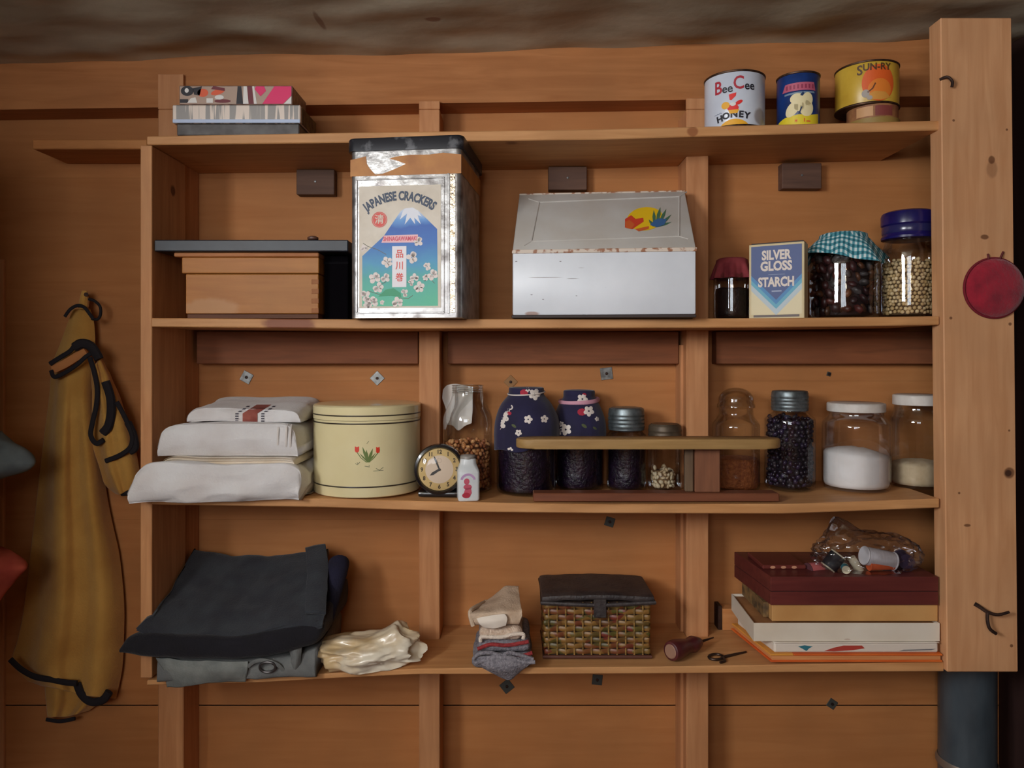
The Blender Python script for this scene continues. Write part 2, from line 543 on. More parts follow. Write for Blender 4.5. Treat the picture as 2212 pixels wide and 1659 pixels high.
# side walls, and the wall behind the camera with its window openings
SIDEW = wood('side_wall_wood', (150, 96, 60), (120, 74, 44), 'Y', 6, rough=0.75)
DARKW = wood('dark_wall_wood', (62, 36, 30), (44, 24, 22), 'Z', 6, rough=0.8)
def holed_wall(name, axis, pos, a0, a1, z0, z1, ha0, ha1, hz0, hz1, mat, t=0.05):
    b = bmesh.new()
    for (u0, u1, w0, w1) in ((a0, ha0, z0, z1), (ha1, a1, z0, z1), (ha0, ha1, z0, hz0), (ha0, ha1, hz1, z1)):
        if axis == 'X': bm_box((pos, u0, w0), (pos + t, u1, w1), bm=b)
        else: bm_box((u0, pos, w0), (u1, pos + t, w1), bm=b)
    return link_bm(name, b, mat, smooth=False, kind='structure')
holed_wall('wall_left', 'X', XL - 0.05, YR, WY, 0, 2.24, -2.47, -1.53, 1.68, 2.19, SIDEW)
holed_wall('wall_front', 'Y', YR - 0.05, XL, XR, 0, 2.3, -0.97, -0.03, 1.53, 2.19, SIDEW)
link_bm('wall_right', bm_box((XR, YR, 0), (XR + 0.05, WY, 2.3)), DARKW, smooth=False, kind='structure')
FRAMEW = plain('window_paint', (205, 200, 188), 0.5)
def window(name, axis, pos, a0, a1, z0, z1, bars):
    b = bmesh.new(); w = 0.022
    segs = [(a0, a0 + w, z0, z1), (a1 - w, a1, z0, z1), (a0 + w, a1 - w, z0, z0 + w), (a0 + w, a1 - w, z1 - w, z1)]
    for f in bars: 
        m = a0 + (a1 - a0) * f; segs.append((m - w / 2, m + w / 2, z0 + w, z1 - w))
    for (u0, u1, w0, w1) in segs:
        if axis == 'X': bm_box((pos, u0, w0), (pos + 0.03, u1, w1), 0.002, 1, bm=b)
        else: bm_box((u0, pos, w0), (u1, pos + 0.03, w1), 0.002, 1, bm=b)
    return link_bm(name, b, FRAMEW, smooth=False, kind='structure')
window('window_1', 'X', XL - 0.035, -2.47, -1.53, 1.68, 2.19, (0.333, 0.667))
window('window_2', 'Y', YR - 0.035, -0.97, -0.03, 1.53, 2.19, (0.333, 0.667))

# ---------------------------------------------------------------- shelving
def interp(pts, px):
    if px <= pts[0][0]: return pts[0][1:]
    for a, b in zip(pts[:-1], pts[1:]):
        if px <= b[0]:
            f = (px - a[0]) / (b[0] - a[0])
            return tuple(a[i] + (b[i] - a[i]) * f for i in range(1, len(a)))
    return pts[-1][1:]
S1 = [(318, 294, 313), (760, 286, 308), (1300, 279, 301), (1640, 270, 291), (2028, 260, 281)]
S2 = [(328, 687, 706), (780, 690, 710), (1300, 689, 709), (1700, 687, 707), (2028, 683, 702)]
S3 = [(328, 1078, 1090), (500, 1078, 1093), (700, 1077, 1096), (1000, 1085, 1106), (1300, 1090, 1109), (1700, 1089, 1110), (2028, 1077, 1097)]
S4 = [(318, 1470, 1481), (560, 1464, 1475), (700, 1456, 1467), (900, 1445, 1457), (1100, 1443, 1457), (1400, 1441, 1456), (1700, 1436, 1453), (2038, 1430, 1451)]
def shelf_z(S, X): return CZ + (764 - interp(S, X * 1000 + 1106)[0]) / 1000.0

def shelf(S, mat, label, depth=WY - 0.001, notch=True):
    """a plank with a slightly bowed front edge; the back is cut around the studs"""
    cuts = sorted(set([S[0][0], S[-1][0]] + [S[0][0] + (S[-1][0] - S[0][0]) * i / 60 for i in range(61)]))
    studs = [(XX(905, SY) - 0.001, XX(950, SY) + 0.001), (XX(1483, SY) - 0.001, XX(1531, SY) + 0.001), (XX(341, SY) - 0.001, XX(396, SY) + 0.001)]
    xs = sorted(set([(c - 1106) / 1000 for c in cuts] + [e for s in studs for e in s if (S[0][0] - 1106) / 1000 < e < (S[-1][0] - 1106) / 1000]))
    b = bmesh.new(); e = 0.002
    def cell(x0, x1, dep):
        vs = []
        for x in (x0, x1):
            zt = shelf_z(S, x); zb = CZ + (764 - interp(S, x * 1000 + 1106)[1]) / 1000
            vs += [b.verts.new((x, e, zb)), b.verts.new((x, 0, zb + e)), b.verts.new((x, 0, zt - e)), b.verts.new((x, e, zt)), b.verts.new((x, dep, zt)), b.verts.new((x, dep, zb))]
        for i in range(6):
            j = (i + 1) % 6
            b.faces.new((vs[i], vs[j], vs[6 + j], vs[6 + i]))
        return vs
    first = None
    for x0, x1 in zip(xs[:-1], xs[1:]):
        m = (x0 + x1) / 2
        dep = SY - 0.001 if any(s[0] < m < s[1] for s in studs) else depth
        vs = cell(x0, x1, dep)
        if first is None: first = vs
        last = vs
    b.faces.new(first[:6][::-1]); b.faces.new(last[6:])
    bmesh.ops.remove_doubles(b, verts=b.verts[:], dist=1e-6)
    return link_bm('shelf_board', b, mat, angle=0.4, label=label, cat='shelf')
def shw(n, spots=None): return wood('shelf_wood_' + n, (216, 160, 106), (190, 132, 80), 'X', 8, rough=0.55, spots=spots)
shelf(S1, shw('a', [(Vector((0.39, 0, ZZ(284))), (0.014, 0.03, 0.012), (140, 80, 45), 0.8), (Vector((-0.0, 0.02, ZZ(310))), (0.02, 0.02, 0.01), (120, 70, 45), 0.7)]),
      'pale wooden shelf board above the cracker tin, topmost of the four shelves')
shelf(S2, shw('b', [(Vector((XX(625), 0, ZZ(699))), (0.062, 0.05, 0.03), (128, 70, 52), 0.85)]),
      'wooden shelf board carrying the cracker tin and white bread box, with a dark reddish patch')
shelf(S3, shw('c'), 'sagging wooden shelf board carrying the cream tulip canister and row of jars')
shelf(S4, shw('d'), 'wooden shelf board carrying the wicker basket, lowest of the four shelves')

PANELW = wood('panel_wood', (210, 152, 102), (182, 122, 76), 'Z', 8, spots=[(PT(388, 412, 0.10), (0.03, 0.016, 0.017), (92, 44, 24), 0.9)])
pl = bm_box((XX(303), 0.0, ZZ(1465)), (XX(328), SY - 0.001, ZZ(314)), 0.0015, 1)
link_bm('side_panel', pl, PANELW, smooth=False, label='upright wooden side panel at the left end of the shelves', cat='panel')

# plain cleat that runs on to the left of the top shelf
b = bm_box((XX(70, 0.12), 0.12, ZZ(322, 0.12)), (XX(318, 0.12), WY - 0.001, ZZ(301, 0.12)), 0.002, 1)
link_bm('wall_ledge', b, wood('ledge_wood', (196, 132, 74), (168, 104, 54), 'X', 8), smooth=False, label='short wooden ledge on the wall left of the top shelf', cat='ledge')

# broad post at the right, knots in its face
PX0, PX1 = XX(2036, -0.012), XX(2190, -0.012)
def pk(px, py, rx, rz, st=0.8, c=(96, 54, 30)): return (PT(px, py, -0.012), (rx, 0.03, rz), c, st)
POSTW = wood('post_wood', (220, 166, 120), (200, 142, 96), 'Z', 7, rough=0.6,
             spots=[pk(2142, 345, .008, .010), pk(2143, 365, .014, .02, .35), pk(2127, 512, .010, .006), pk(2180, 1021, .013, .014), pk(2178, 1022, .008, .008, .9, (60, 34, 24)),
                    pk(2090, 1135, .009, .004), pk(2072, 1065, .003, .003), pk(2180, 930, .003, .003), pk(2054, 687, .004, .004), pk(2182, 700, .004, .004), pk(2185, 1395, .004, .004), pk(2060, 260, .003, .003), pk(2175, 280, .003, .003)])
b = bm_box((PX0, -0.012, ZZ(1452, -0.012)), (PX1, 0.033, ZZ(38, -0.012)), 0.002, 1)
for v in b.verts:       # the post leans a hair outwards at its foot
    v.co.x += 0.012 * (CZ + 0.3 - v.co.z) / 1.2
post = link_bm('support_post', b, POSTW, smooth=False, label='broad pale wooden post at the right end of the shelves', cat='post')
for px, py, dx, dy in ((2033, 178, 16, -14),):
    c = PT(px, py, -0.016)
    path = cat_rom([PT(2030, 172, -0.010), PT(2046, 166, -0.02), PT(2057, 176, -0.024), PT(2056, 188, -0.02)], 14)
    link_bm('bent_nail', bm_tube(path, 0.003, 8), IRON, post)

# black stove pipe running up behind the post
PIPE = plain('pipe_metal', (92, 104, 112), 0.34, 0.35, c2=(66, 76, 84), var_scale=14, stretch=(1, 1, 0.3))
pc = Vector((XX(2089, 0.188), 0.188, 0))
pipe = thing('stove_pipe', 'dark blue-grey metal pipe behind the foot of the broad post', 'pipe', (pc.x, pc.y, 0.0))
R_ = 0.062
link_bm('pipe_tube', bm_lathe([(R_, 0.0), (R_, 2.2)], 48, pc), PIPE, pipe)
link_bm('pipe_collar', bm_lathe([(R_ + 0.001, 0), (R_ + 0.005, 0.004), (R_ + 0.005, 0.012), (R_ + 0.001, 0.02)], 48, (pc.x, pc.y, ZZ(1706, 0.09)), False, False),
        plain('pipe_collar_metal', (140, 128, 116), 0.5, 0.6), pipe)

# round red pad hanging on the post
RED = plain('red_felt', (158, 20, 44), 0.95, c2=(124, 10, 34), var_scale=30, sheen=0.4, bump=0.5, bump_scale=160)
pad = thing('pincushion_pad', 'round crimson fabric pad hanging on the broad post', 'pad', PT(2147, 690, -0.02))
b = bm_lathe([(0.0, 0.018), (0.03, 0.0175), (0.05, 0.015), (0.060, 0.010), (0.0635, 0.004), (0.061, 0), (0, 0)], 48)
b.transform(Matrix.Translation(PT(2147, 622, -0.0125)) @ Matrix.Rotation(PI / 2, 4, 'X'))
link_bm('pad', b, RED, pad)
b = bmesh.new(); ring = [PT(2147, 622, -0.0165) + Vector((0.0635 * math.cos(t * 2 * PI / 48), 0, 0.0635 * math.sin(t * 2 * PI / 48))) for t in range(48)]
merge(b, bm_tube(ring, 0.0028, 6, closed=True))
link_bm('binding', b, plain('dark_red_binding', (110, 10, 30), 0.9), pad)
b = bm_tube([PT(2134, 549, -0.0145), PT(2136, 560, -0.020)], 0.0022, 6)
merge(b, bm_tube([PT(2167, 544, -0.0145), PT(2160, 560, -0.020)], 0.0022, 6))
link_bm('hanging_tab', b, plain('red_tab', (100, 40, 40), 0.9), pad)

# forged hook near the foot of the post
hk = thing('iron_hook', 'small forked rusty iron hook on the foot of the post', 'hook', PT(2140, 1368, -0.02))
b = bm_tube(cat_rom([PT(2105, 1304, -0.0135), PT(2118, 1312, -0.02), PT(2133, 1322, -0.027), PT(2155, 1328, -0.032), PT(2180, 1322, -0.034)], 18), [0.0045 - 0.0001 * i for i in range(18)], 8)
link_bm('long_prong', b, IRON, hk)
b = bm_tube(cat_rom([PT(2133, 1322, -0.027), PT(2133, 1340, -0.030), PT(2138, 1358, -0.033), PT(2152, 1369, -0.034)], 14), 0.0035, 8)
link_bm('short_prong', b, IRON, hk)
# ---------------------------------------------------------------- top shelf
def zs(S, px, Y=0.0): return shelf_z(S, XX(px, Y))

# flat carton with streaked silvery side, on a dark base, and the picture box on it
Y0 = 0.015
z0 = zs(S1, 652) + 0.0005
carton = thing('streaked_carton', 'flat silvery white carton with vertical streaks, under the pink picture box', 'box', (XX(510, Y0), 0.08, z0))
xl, xr = XX(372, Y0), XX(649, Y0)
b = bm_box((xl + 0.008, Y0 + 0.004, z0), (xr - 0.004, 0.135, z0 + 0.026), 0.002, 1)
link_bm('dark_tray', b, plain('grey_tray', (96, 92, 90), 0.5, c2=(70, 64, 62), var_scale=40), carton, smooth=False)
m, nt, bs = new_mat('streaked_foil')
tc = N(nt, 'ShaderNodeTexCoord'); mp = N(nt, 'ShaderNodeMapping'); mp.inputs['Scale'].default_value = (1, 0.05, 0.05)
nt.links.new(tc.outputs['Object'], mp.inputs[0])
nz = N(nt, 'ShaderNodeTexNoise'); nz.inputs['Scale'].default_value = 130; nz.inputs['Detail'].default_value = 1
nt.links.new(mp.outputs[0], nz.inputs['Vector'])
cr = N(nt, 'ShaderNodeValToRGB'); cr.color_ramp.elements[0].position = 0.5; cr.color_ramp.elements[0].color = lin((150, 146, 142))
cr.color_ramp.elements[1].position = 0.56; cr.color_ramp.elements[1].color = lin((220, 205, 192))
nt.links.new(nz.outputs[0], cr.inputs[0]); nt.links.new(cr.outputs[0], bs.inputs['Base Color'])
bs.inputs['Roughness'].default_value = 0.35; bs.inputs['Metallic'].default_value = 0.15
b = bm_box((xl, Y0, z0 + 0.0265), (xr, 0.14, z0 + 0.066), 0.002, 1)
cs = link_bm('streaked_sleeve', b, m, carton, smooth=False)
b = bm_box((xl + 0.001, Y0 - 0.0006, z0 + 0.027), (xr - 0.001, Y0 + 0.001, z0 + 0.0345), 0.0005, 1)
link_bm('edge_highlight', b, plain('painted_highlight_blue', (190, 205, 232), 0.25), carton, smooth=False)  # bluish highlight painted along the lower front edge of the sleeve
b = bm_box((xr - 0.0005, Y0 + 0.01, z0 + 0.028), (xr + 0.0012, 0.138, z0 + 0.064), 0.0004, 1)
link_bm('side_print', b, plain('olive_side', (112, 92, 52), 0.7, c2=(70, 50, 34), var_scale=60), carton, smooth=False)

z1 = z0 + 0.0668
pbx = thing('picture_box', 'flat box with pink, black and white picture sides on the top shelf', 'box', (XX(510, Y0), 0.08, z1))
xl2, xr2 = XX(386, Y0), XX(631, Y0); h2 = 0.042
b = bm_box((xl2, Y0 + 0.002, z1), (xr2, 0.125, z1 + h2), 0.0015, 1)
link_bm('carton', b, plain('picture_box_base', (150, 120, 104), 0.45, c2=(96, 70, 62), var_scale=50), pbx, smooth=False)
mpb = map_plane((xl2, Y0 + 0.002, z1), (1, 0, 0), (0, 0, 1), (0, -1, 0)); w2 = xr2 - xl2
C_ = lambda n, c, r=0.5: plain('print_' + n, c, r)
INK = C_('ink', (30, 26, 34)); WHT = C_('white', (226, 222, 216)); PINK = C_('hot_pink', (226, 40, 104)); ORNG = C_('orange', (222, 92, 52)); MAUVE = C_('mauve', (150, 64, 96))
DKRED = C_('dark_red', (110, 34, 44)); CREAMP = C_('cream', (222, 205, 176))
emit2d('cream_patch', [rect(.002, .002, w2 - .002, h2 - .002)], mpb, C_('beige', (176, 150, 132)), pbx, .0003)
emit2d('black_patch', [ell(.018, .030, .014, .011), rect(.002, .004, .020, .012), [(.125, .002), (.14, .002), (.136, .040), (.128, .040)], [(.03, .036), (.05, .04), (.045, .02), (.033, .022)]], mpb, INK, pbx, .0006)
emit2d('white_patch', [ell(.017, .031, .0045, .005), [(.018, .004), (.04, .004), (.036, .016), (.026, .014)], [(.140, .002), (.152, .002), (.148, .04), (.141, .04)], [(.164, .002), (.170, .002), (.164, .04), (.160, .04)], [(w2 - .018, .002), (w2 - .002, .002), (w2 - .002, .018)], ell(.088, .016, .01, .005), rect(.06, .004, .074, .014)], mpb, WHT, pbx, .0009)
emit2d('orange_patch', [ell(.052, .026, .012, .009), ell(.085, .028, .016, .006, rot=.3)], mpb, ORNG, pbx, .0006)
emit2d('dark_red_patch', [[(.152, .002), (.163, .002), (.159, .04), (.149, .04)], [(.07, .034), (.10, .030), (.10, .036), (.075, .041)], ell(.095, .008, .018, .004)], mpb, DKRED, pbx, .0007)
emit2d('pink_patch', [[(.182, .002), (w2 - .02, .002), (w2 - .002, .020), (w2 - .002, .040), (.208, .040)], [(.165, .034), (.178, .018), (.19, .03), (.186, .040), (.168, .040)]], mpb, PINK, pbx, .0008)

# ---- food cans
def can(name, label, px0, px1, py_top, Yc, S, cat='can', zbase=None, rim=IRON):
    pxc = (px0 + px1) / 2; X = XX(pxc, Yc)
    al = math.atan2(X, CAM_D + Yc)
    R = (px1 - px0) / 2 * K(Yc) * math.cos(al)
    zb = (max(shelf_z(S, X - R), shelf_z(S, X + R)) + 0.0005) if zbase is None else zbase
    zt = ZZ(py_top, Yc - R)
    t = thing(name, label, cat, (X, Yc, zb))
    fa = math.atan2(-(CAM_D + Yc), -X)        # angle of the side that faces the camera
    return t, Vector((X, Yc, zb)), R, zt - zb, fa
TINM = plain('tin_metal', (150, 146, 138), 0.35, 0.9, c2=(100, 92, 84), var_scale=50)
RUSTR = plain('rusty_rim', (92, 66, 48), 0.5, 0.7, c2=(54, 38, 30), var_scale=90)

def can_body(t, c, R, h, mat):
    link_bm('can_wall', bm_lathe([(R - .001, .002), (R, .004), (R, h - .004), (R - .001, h - .002)], 56, c, True, False), mat, t)
    b = bm_lathe([(R - .003, h - .007), (R + .0012, h - .004), (R + .0016, h - .001), (R + .0004, h), (R - .002, h), (R - .003, h - .004), (0, h - .005)], 56, c, False, False)
    link_bm('top_rim', b, RUSTR, t)
    b = bm_lathe([(R - .003, .0), (R + .0012, .0), (R + .0016, .002), (R + .0004, .004), (R - .002, .004)], 56, c, True, False)
    link_bm('bottom_rim', b, RUSTR, t)

# honey can
t, c, R, h, fa = can('honey_can', 'white honey tin with red and black lettering on the top shelf', 1521, 1652, 149, 0.075, S1)
can_body(t, c, R, h, plain('honey_white', (214, 220, 230), 0.3, c2=(198, 204, 216), var_scale=12, spots=[(c + Vector((R * .6, -R * .75, .025)), (.018, .03, .022), (120, 92, 70), .6)]))
mp = map_cyl(c, R, fa + 0.0); H = h
REDI = C_('red_ink', (176, 44, 58)); BLKI = C_('black_ink', (36, 36, 44)); YELI = C_('yellow', (236, 172, 40)); HRED = C_('bright_red', (226, 44, 40)); BLUI = C_('blue_grey_ink', (110, 122, 150))
zt_ = H - 0.032
emit2d('lettering_red', [text2d('B', .040, -.036, zt_ - .004, .85, .0007), text2d('C', .040, .009, zt_ + .002, .85, .0007)], mp, REDI, t, .0005, cut=.004)
emit2d('lettering_black', [text2d('ee', .026, -.015, zt_ - .008, .95, .0005), text2d('ee', .026, .033, zt_ - .004, .95, .0005)], mp, BLKI, t, .0005, cut=.004)
# plain fruit-and-pot patch in the same colours where the figure stands
emit2d('emblem_red', [[(-.012, .070), (.004, .073), (.003, .066), (-.006, .057), (-.010, .058)], ell(.009, .051, .009, .004, rot=.5), ell(-.003, .040, .012, .008)], mp, HRED, t, .0005, cut=.004)
emit2d('emblem_orange', [ell(-.019, .047, .009, .008), [(-.013, .036), (.010, .036), (.006, .028), (-.010, .028)]], mp, YELI, t, .0007, cut=.004)
emit2d('emblem_white', [ell(-.003, .048, .006, .004)], mp, WHT, t, .0009, cut=.004)
emit2d('honey_lettering', [text2d(ch, .019, x, y, 1.05, .0009, rot=r) for ch, x, y, r in (('H', -.032, .019, .2), ('O', -.018, .0235, .1), ('N', -.001, .0255, 0), ('E', .014, .0245, -.08), ('Y', .027, .022, -.15))], mp, BLKI, t, .0006, cut=.004)
emit2d('honey_mound', [[(-.030 + .060 * i / 16, .003 + .013 * math.sin(PI * i / 16) ** .7) for i in range(17)]], mp, YELI, t, .0005, cut=.004)
emit2d('small_script', [stroke2d([(-.045 + .0022 * i, .029 + .0012 * math.sin(i * 2.2) + .0005 * i) for i in range(9)], .0012)], mp, BLUI, t, .0005, cut=.004)

# blue pear can
t, c, R, h, fa = can('fruit_can', 'small blue tin printed with cream pears and a yellow foot', 1677, 1771, 152, 0.07, S1)
can_body(t, c, R, h, plain('can_blue', (28, 60, 124), 0.3, c2=(22, 44, 92), var_scale=20))
mp = map_cyl(c, R, fa)
emit2d('yellow_band', [[(-.05, .002), (.05, .002), (.05, .030), (.03, .026), (.0, .027), (-.03, .024), (-.05, .018)]], mp, C_('can_yellow', (226, 202, 44)), t, .0004, cut=.004)
emit2d('pears', [ell(-.012, .040, .019, .012, rot=.9), ell(-.002, .062, .015, .012), ell(.020, .060, .012, .015), ell(.018, .040, .015, .018), ell(.002, .050, .013, .016)], mp, C_('pear_cream', (232, 218, 170)), t, .0007, cut=.004)
emit2d('pear_gap', [[(.000, .028), (.004, .030), (.009, .044), (.006, .043)], [(.004, .069), (.010, .077), (.013, .072), (.009, .067)]], mp, C_('can_navy', (20, 48, 92)), t, .0010, cut=.004)
emit2d('pink_band', [[(-.036, .080), (.040, .080), (.036, .098), (-.028, .097)]], mp, C_('can_pink', (190, 92, 116)), t, .0004, cut=.004)
emit2d('pink_band_marks', [rect(-.026 + .008 * i, .084, -.022 + .008 * i, .093) for i in range(8)], mp, C_('can_pink_dark', (150, 56, 84)), t, .0007, cut=.004, joined=True)
emit2d('grey_band', [[(-.03, .072), (.038, .074), (.036, .078), (-.03, .076)]], mp, C_('can_steel', (120, 140, 160)), t, .0004, cut=.004)
emit2d('red_star', [text2d('✶', .012, -.004, .013), rect(.012, .010, .014, .018), rect(.017, .010, .026, .013)], mp, ORNG, t, .0007, cut=.004)

# round box under the fruit-juice can, then the can
Yc = 0.105; X = XX(1884, Yc); zb = zs(S1, 1945) + .0005; Rb = .054
t = thing('round_box', 'low round tan box under the yellow peach can', 'box', (X, Yc, zb))
link_bm('box_wall', bm_lathe([(Rb, 0), (Rb, .056), (0, .056)], 48, (X, Yc, zb)), plain('round_box_tan', (168, 116, 72), 0.6, c2=(120, 70, 48), var_scale=30), t)
link_bm('foot_band', bm_lathe([(Rb + .0002, .001), (Rb + .003, .001), (Rb + .003, .026), (Rb + .0002, .027)], 48, (X, Yc, zb), False, False), plain('round_box_olive', (150, 122, 62), 0.55), t)
mp = map_cyl((X, Yc, zb), Rb, math.atan2(-(CAM_D + Yc), -X))
emit2d('label_strip', [rect(-.034, .030, .002, .052)], mp, C_('label_tan', (206, 156, 108)), t, .0006, cut=.004)
emit2d('label_strip_red', [rect(.006, .030, .045, .052)], mp, C_('label_maroon', (130, 62, 56)), t, .0006, cut=.004)
zcan = zb + .0565
t, c, R, h, fa = can('juice_can', 'yellow tin with a large orange fruit, standing on a low round box', 1802, 1942, 127, 0.115, S1, zbase=zcan)
can_body(t, c, R, h, plain('can_gold', (214, 178, 66), 0.35, c2=(196, 156, 52), var_scale=16))
mp = map_cyl(c, R, fa)
emit2d('orange_fruit', [ell(.026, .045, .036, .041, 32)], mp, C_('fruit_orange', (224, 96, 34)), t, .0004, cut=.004)
emit2d('fruit_shade', [ell(.028, .030, .026, .024, 24)], mp, C_('fruit_amber', (226, 128, 44)), t, .0007, cut=.004)
emit2d('fruit_light', [[(.0, .018), (.016, .026), (.040, .024), (.052, .012), (.03, .006), (.005, .008)]], mp, C_('fruit_yellow', (214, 150, 66)), t, .0009, cut=.004)
emit2d('flower', [ell(-.002, .022, .008, .009), ell(.006, .012, .006, .005)], mp, C_('flower_grey', (170, 160, 150)), t, .0011, cut=.004)
emit2d('stem', [stroke2d([(.002, .024), (.012, .032), (.018, .044)], .003)], mp, C_('stem_brown', (110, 60, 34)), t, .0011, cut=.004)
emit2d('lettering', [text2d('S', .030, -.014, h - .022, .9, .0006), text2d('UN-RY', .021, .022, h - .017, .95, .0006)], mp, C_('brown_ink', (88, 58, 30)), t, .0010, cut=.004)

# ---------------------------------------------------------------- second shelf
# wooden box with lid
Yb = 0.022; zb = max(zs(S2, 395), zs(S2, 690)) + .0006
BOXW = wood('box_wood', (190, 126, 58), (168, 102, 40), 'X', 7, rough=.5, spots=[(PT(455, 668, Yb), (.07, .02, .028), (190, 144, 100), .6)])
wb = thing('wooden_box', 'honey-brown wooden box with hinged lid, under the black board', 'box', (XX(545, Yb), .12, zb))
xa, xb = XX(401, Yb), XX(688, Yb)
link_bm('plinth', bm_box((xa + .002, Yb + .003, zb), (xb - .001, .215, zb + .010), .001, 1), wood('box_dark', (110, 66, 40), (84, 48, 30), 'X'), wb, smooth=False)
link_bm('body', bm_box((xa, Yb, zb + .0105), (xb, .22, ZZ(592, Yb)), .0015, 1), BOXW, wb, smooth=False)
lid = link_bm('lid', bm_box((xa - .008, Yb - .001, ZZ(590.5, Yb)), (xb + .001, .222, ZZ(556, Yb)), .0015, 1), BOXW, wb, smooth=False)
link_bm('lid_rim', bm_box((XX(378, Yb), Yb - .006, ZZ(555.5, Yb)), (XX(690, Yb), .226, ZZ(546, Yb)), .002, 1), wood('box_rim', (198, 132, 82), (172, 108, 62), 'X'), lid, smooth=False)
for i in range(4):
    za = zb + .012 + i * .021
    link_bm('finger_joint', bm_box((XX(673, Yb), Yb - .0008, za), (xb + .0005, Yb + .004, za + .0105), .0004, 1), wood('joint_wood%d' % i, (176, 112, 64), (150, 92, 48), 'Z'), wb, smooth=False)

# black board lying on the box
BLKB = plain('black_board', (34, 40, 50), 0.45, c2=(20, 22, 32), var_scale=12)
zt = ZZ(546, Yb) + .0006
bb = thing('black_board', 'long black board with a small knob lying across the wooden box', 'board', (XX(540), .11, zt))
b = bm_box((XX(331), .004, zt), (XX(751, -.0), .232, zt + .025), .002, 1)
link_bm('plank', b, BLKB, bb, smooth=False)
c = PT(676, 519, .03)
link_bm('knob', bm_lathe([(.006, 0), (.006, .002), (.012, .005), (.012, .009), (.006, .012), (0, .012)], 16, (c.x, .03, zt + .025)), plain('knob_brown', (96, 62, 48), .5), bb)
# plain black block added to fill the black gap beside the box
bc = thing('black_gap_block', 'plain black block added to fill the gap between wooden box and cracker tin', 'case', (XX(730, .07), .14, zs(S2, 720) + .0006))
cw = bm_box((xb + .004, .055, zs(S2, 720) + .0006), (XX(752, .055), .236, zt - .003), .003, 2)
link_bm('main_body', cw, plain('gap_block_black', (8, 6, 9), .95, spec=.05), bc, smooth=False)
link_bm('block_edge', bm_box((xb + .0035, .0535, zt - .022), (XX(752, .055) + .0006, .0565, zt - .016), .0008, 1), plain('gap_block_edge_black', (10, 8, 12), .9, spec=.1), bc, smooth=False)

# ---- square cracker tin
FL = Vector((XX(757, -.035), -.035, 0)); ph = -math.radians(7.0)
Rz = Matrix.Rotation(ph, 3, 'Z'); hw = .119
ctr = FL + Rz @ Vector((hw, hw, 0)); zt0 = max(zs(S2, 780), zs(S2, 990)) + .0006
tin = thing('cracker_tin', 'tall square silver tin with a Japanese crackers mountain label', 'tin', (ctr.x, ctr.y, zt0), ph)
TINB = plain('old_tin', (176, 174, 172), 0.34, 0.75, c2=(96, 90, 88), var_scale=26, bump=.25, bump_scale=60, ramp=(.3, .6))
b = bmesh.new()
prof = []
body = bm_box((-hw, -hw, .0), (hw, hw, .352))
ve = [e for e in body.edges if abs(e.verts[0].co.z - e.verts[1].co.z) > .1]
bmesh.ops.bevel(body, geom=ve, offset=.012, segments=4, profile=.5, affect='EDGES')
link_bm('body', body, TINB, tin, local=True, angle=.5)
fr = bmesh.new()
for (x0, x1, z0_, z1_) in ((-.106, -.103, .012, .290), (.081, .084, .012, .290), (-.106, .084, .009, .012), (-.106, .084, .290, .293), (.090, .094, .008, .3)):
    bm_box((x0, -hw - .0022, z0_), (x1, -hw + .001, z1_), .0008, 1, bm=fr)
link_bm('pressed_ridge', fr, TINB, tin, local=True, smooth=False)
gl = plain('bright_tin', (214, 200, 178), 0.22, 0.9, c2=(160, 140, 116), var_scale=40, bump=.6, bump_scale=90)
link_bm('bright_strip', bm_box((.0955, -hw - .0012, .01), (.1065, -hw + .001, .298), .0005, 1), gl, tin, local=True, smooth=False)
LIDM = plain('black_tin_lid', (34, 34, 40), 0.42, .2, c2=(96, 96, 100), var_scale=34, ramp=(.34, .44))
lidb = bm_box((-hw - .006, -hw - .006, .351), (hw + .006, hw + .006, .379))
ve = [e for e in lidb.edges if abs(e.verts[0].co.z - e.verts[1].co.z) > .01]
bmesh.ops.bevel(lidb, geom=ve, offset=.016, segments=4, profile=.5, affect='EDGES')
te = [e for e in lidb.edges if e.verts[0].co.z > .37 and e.verts[1].co.z > .37]
bmesh.ops.bevel(lidb, geom=te, offset=.005, segments=2, profile=.5, affect='EDGES')
link_bm('lid', lidb, LIDM, tin, local=True, angle=.5)
# gummed tape with a torn-off hole, wrapped round the shoulder
mpf = map_plane((-hw, -hw, 0), (1, 0, 0), (0, 0, 1), (0, -1, 0))
TAPE = plain('brown_tape', (196, 134, 66), 0.55, c2=(168, 106, 50), var_scale=18)
top = [(.0015, .334), (.02, .333), (.033, .338), (.036, .338)]
emit2d('tape', [
    [(.0, .299), (.046, .299), (.050, .306), (.040, .318), (.036, .325), (.034, .341), (.022, .338), (.0, .334)],
    [(.046, .299), (.120, .299), (.120, .322), (.106, .316), (.085, .308), (.070, .303), (.055, .302), (.050, .306)],
    [(.120, .299), (.238, .299), (.238, .338), (.2, .343), (.170, .340), (.130, .341), (.098, .338), (.084, .334), (.100, .330), (.120, .322)]],
    mpf, TAPE, tin, .0006, local=True)
mps = map_plane((hw, -hw, 0), (0, 1, 0), (0, 0, 1), (1, 0, 0))
emit2d('tape', [rect(0.0, .299, .238, .339)], mps, TAPE, tin, .0006, local=True)
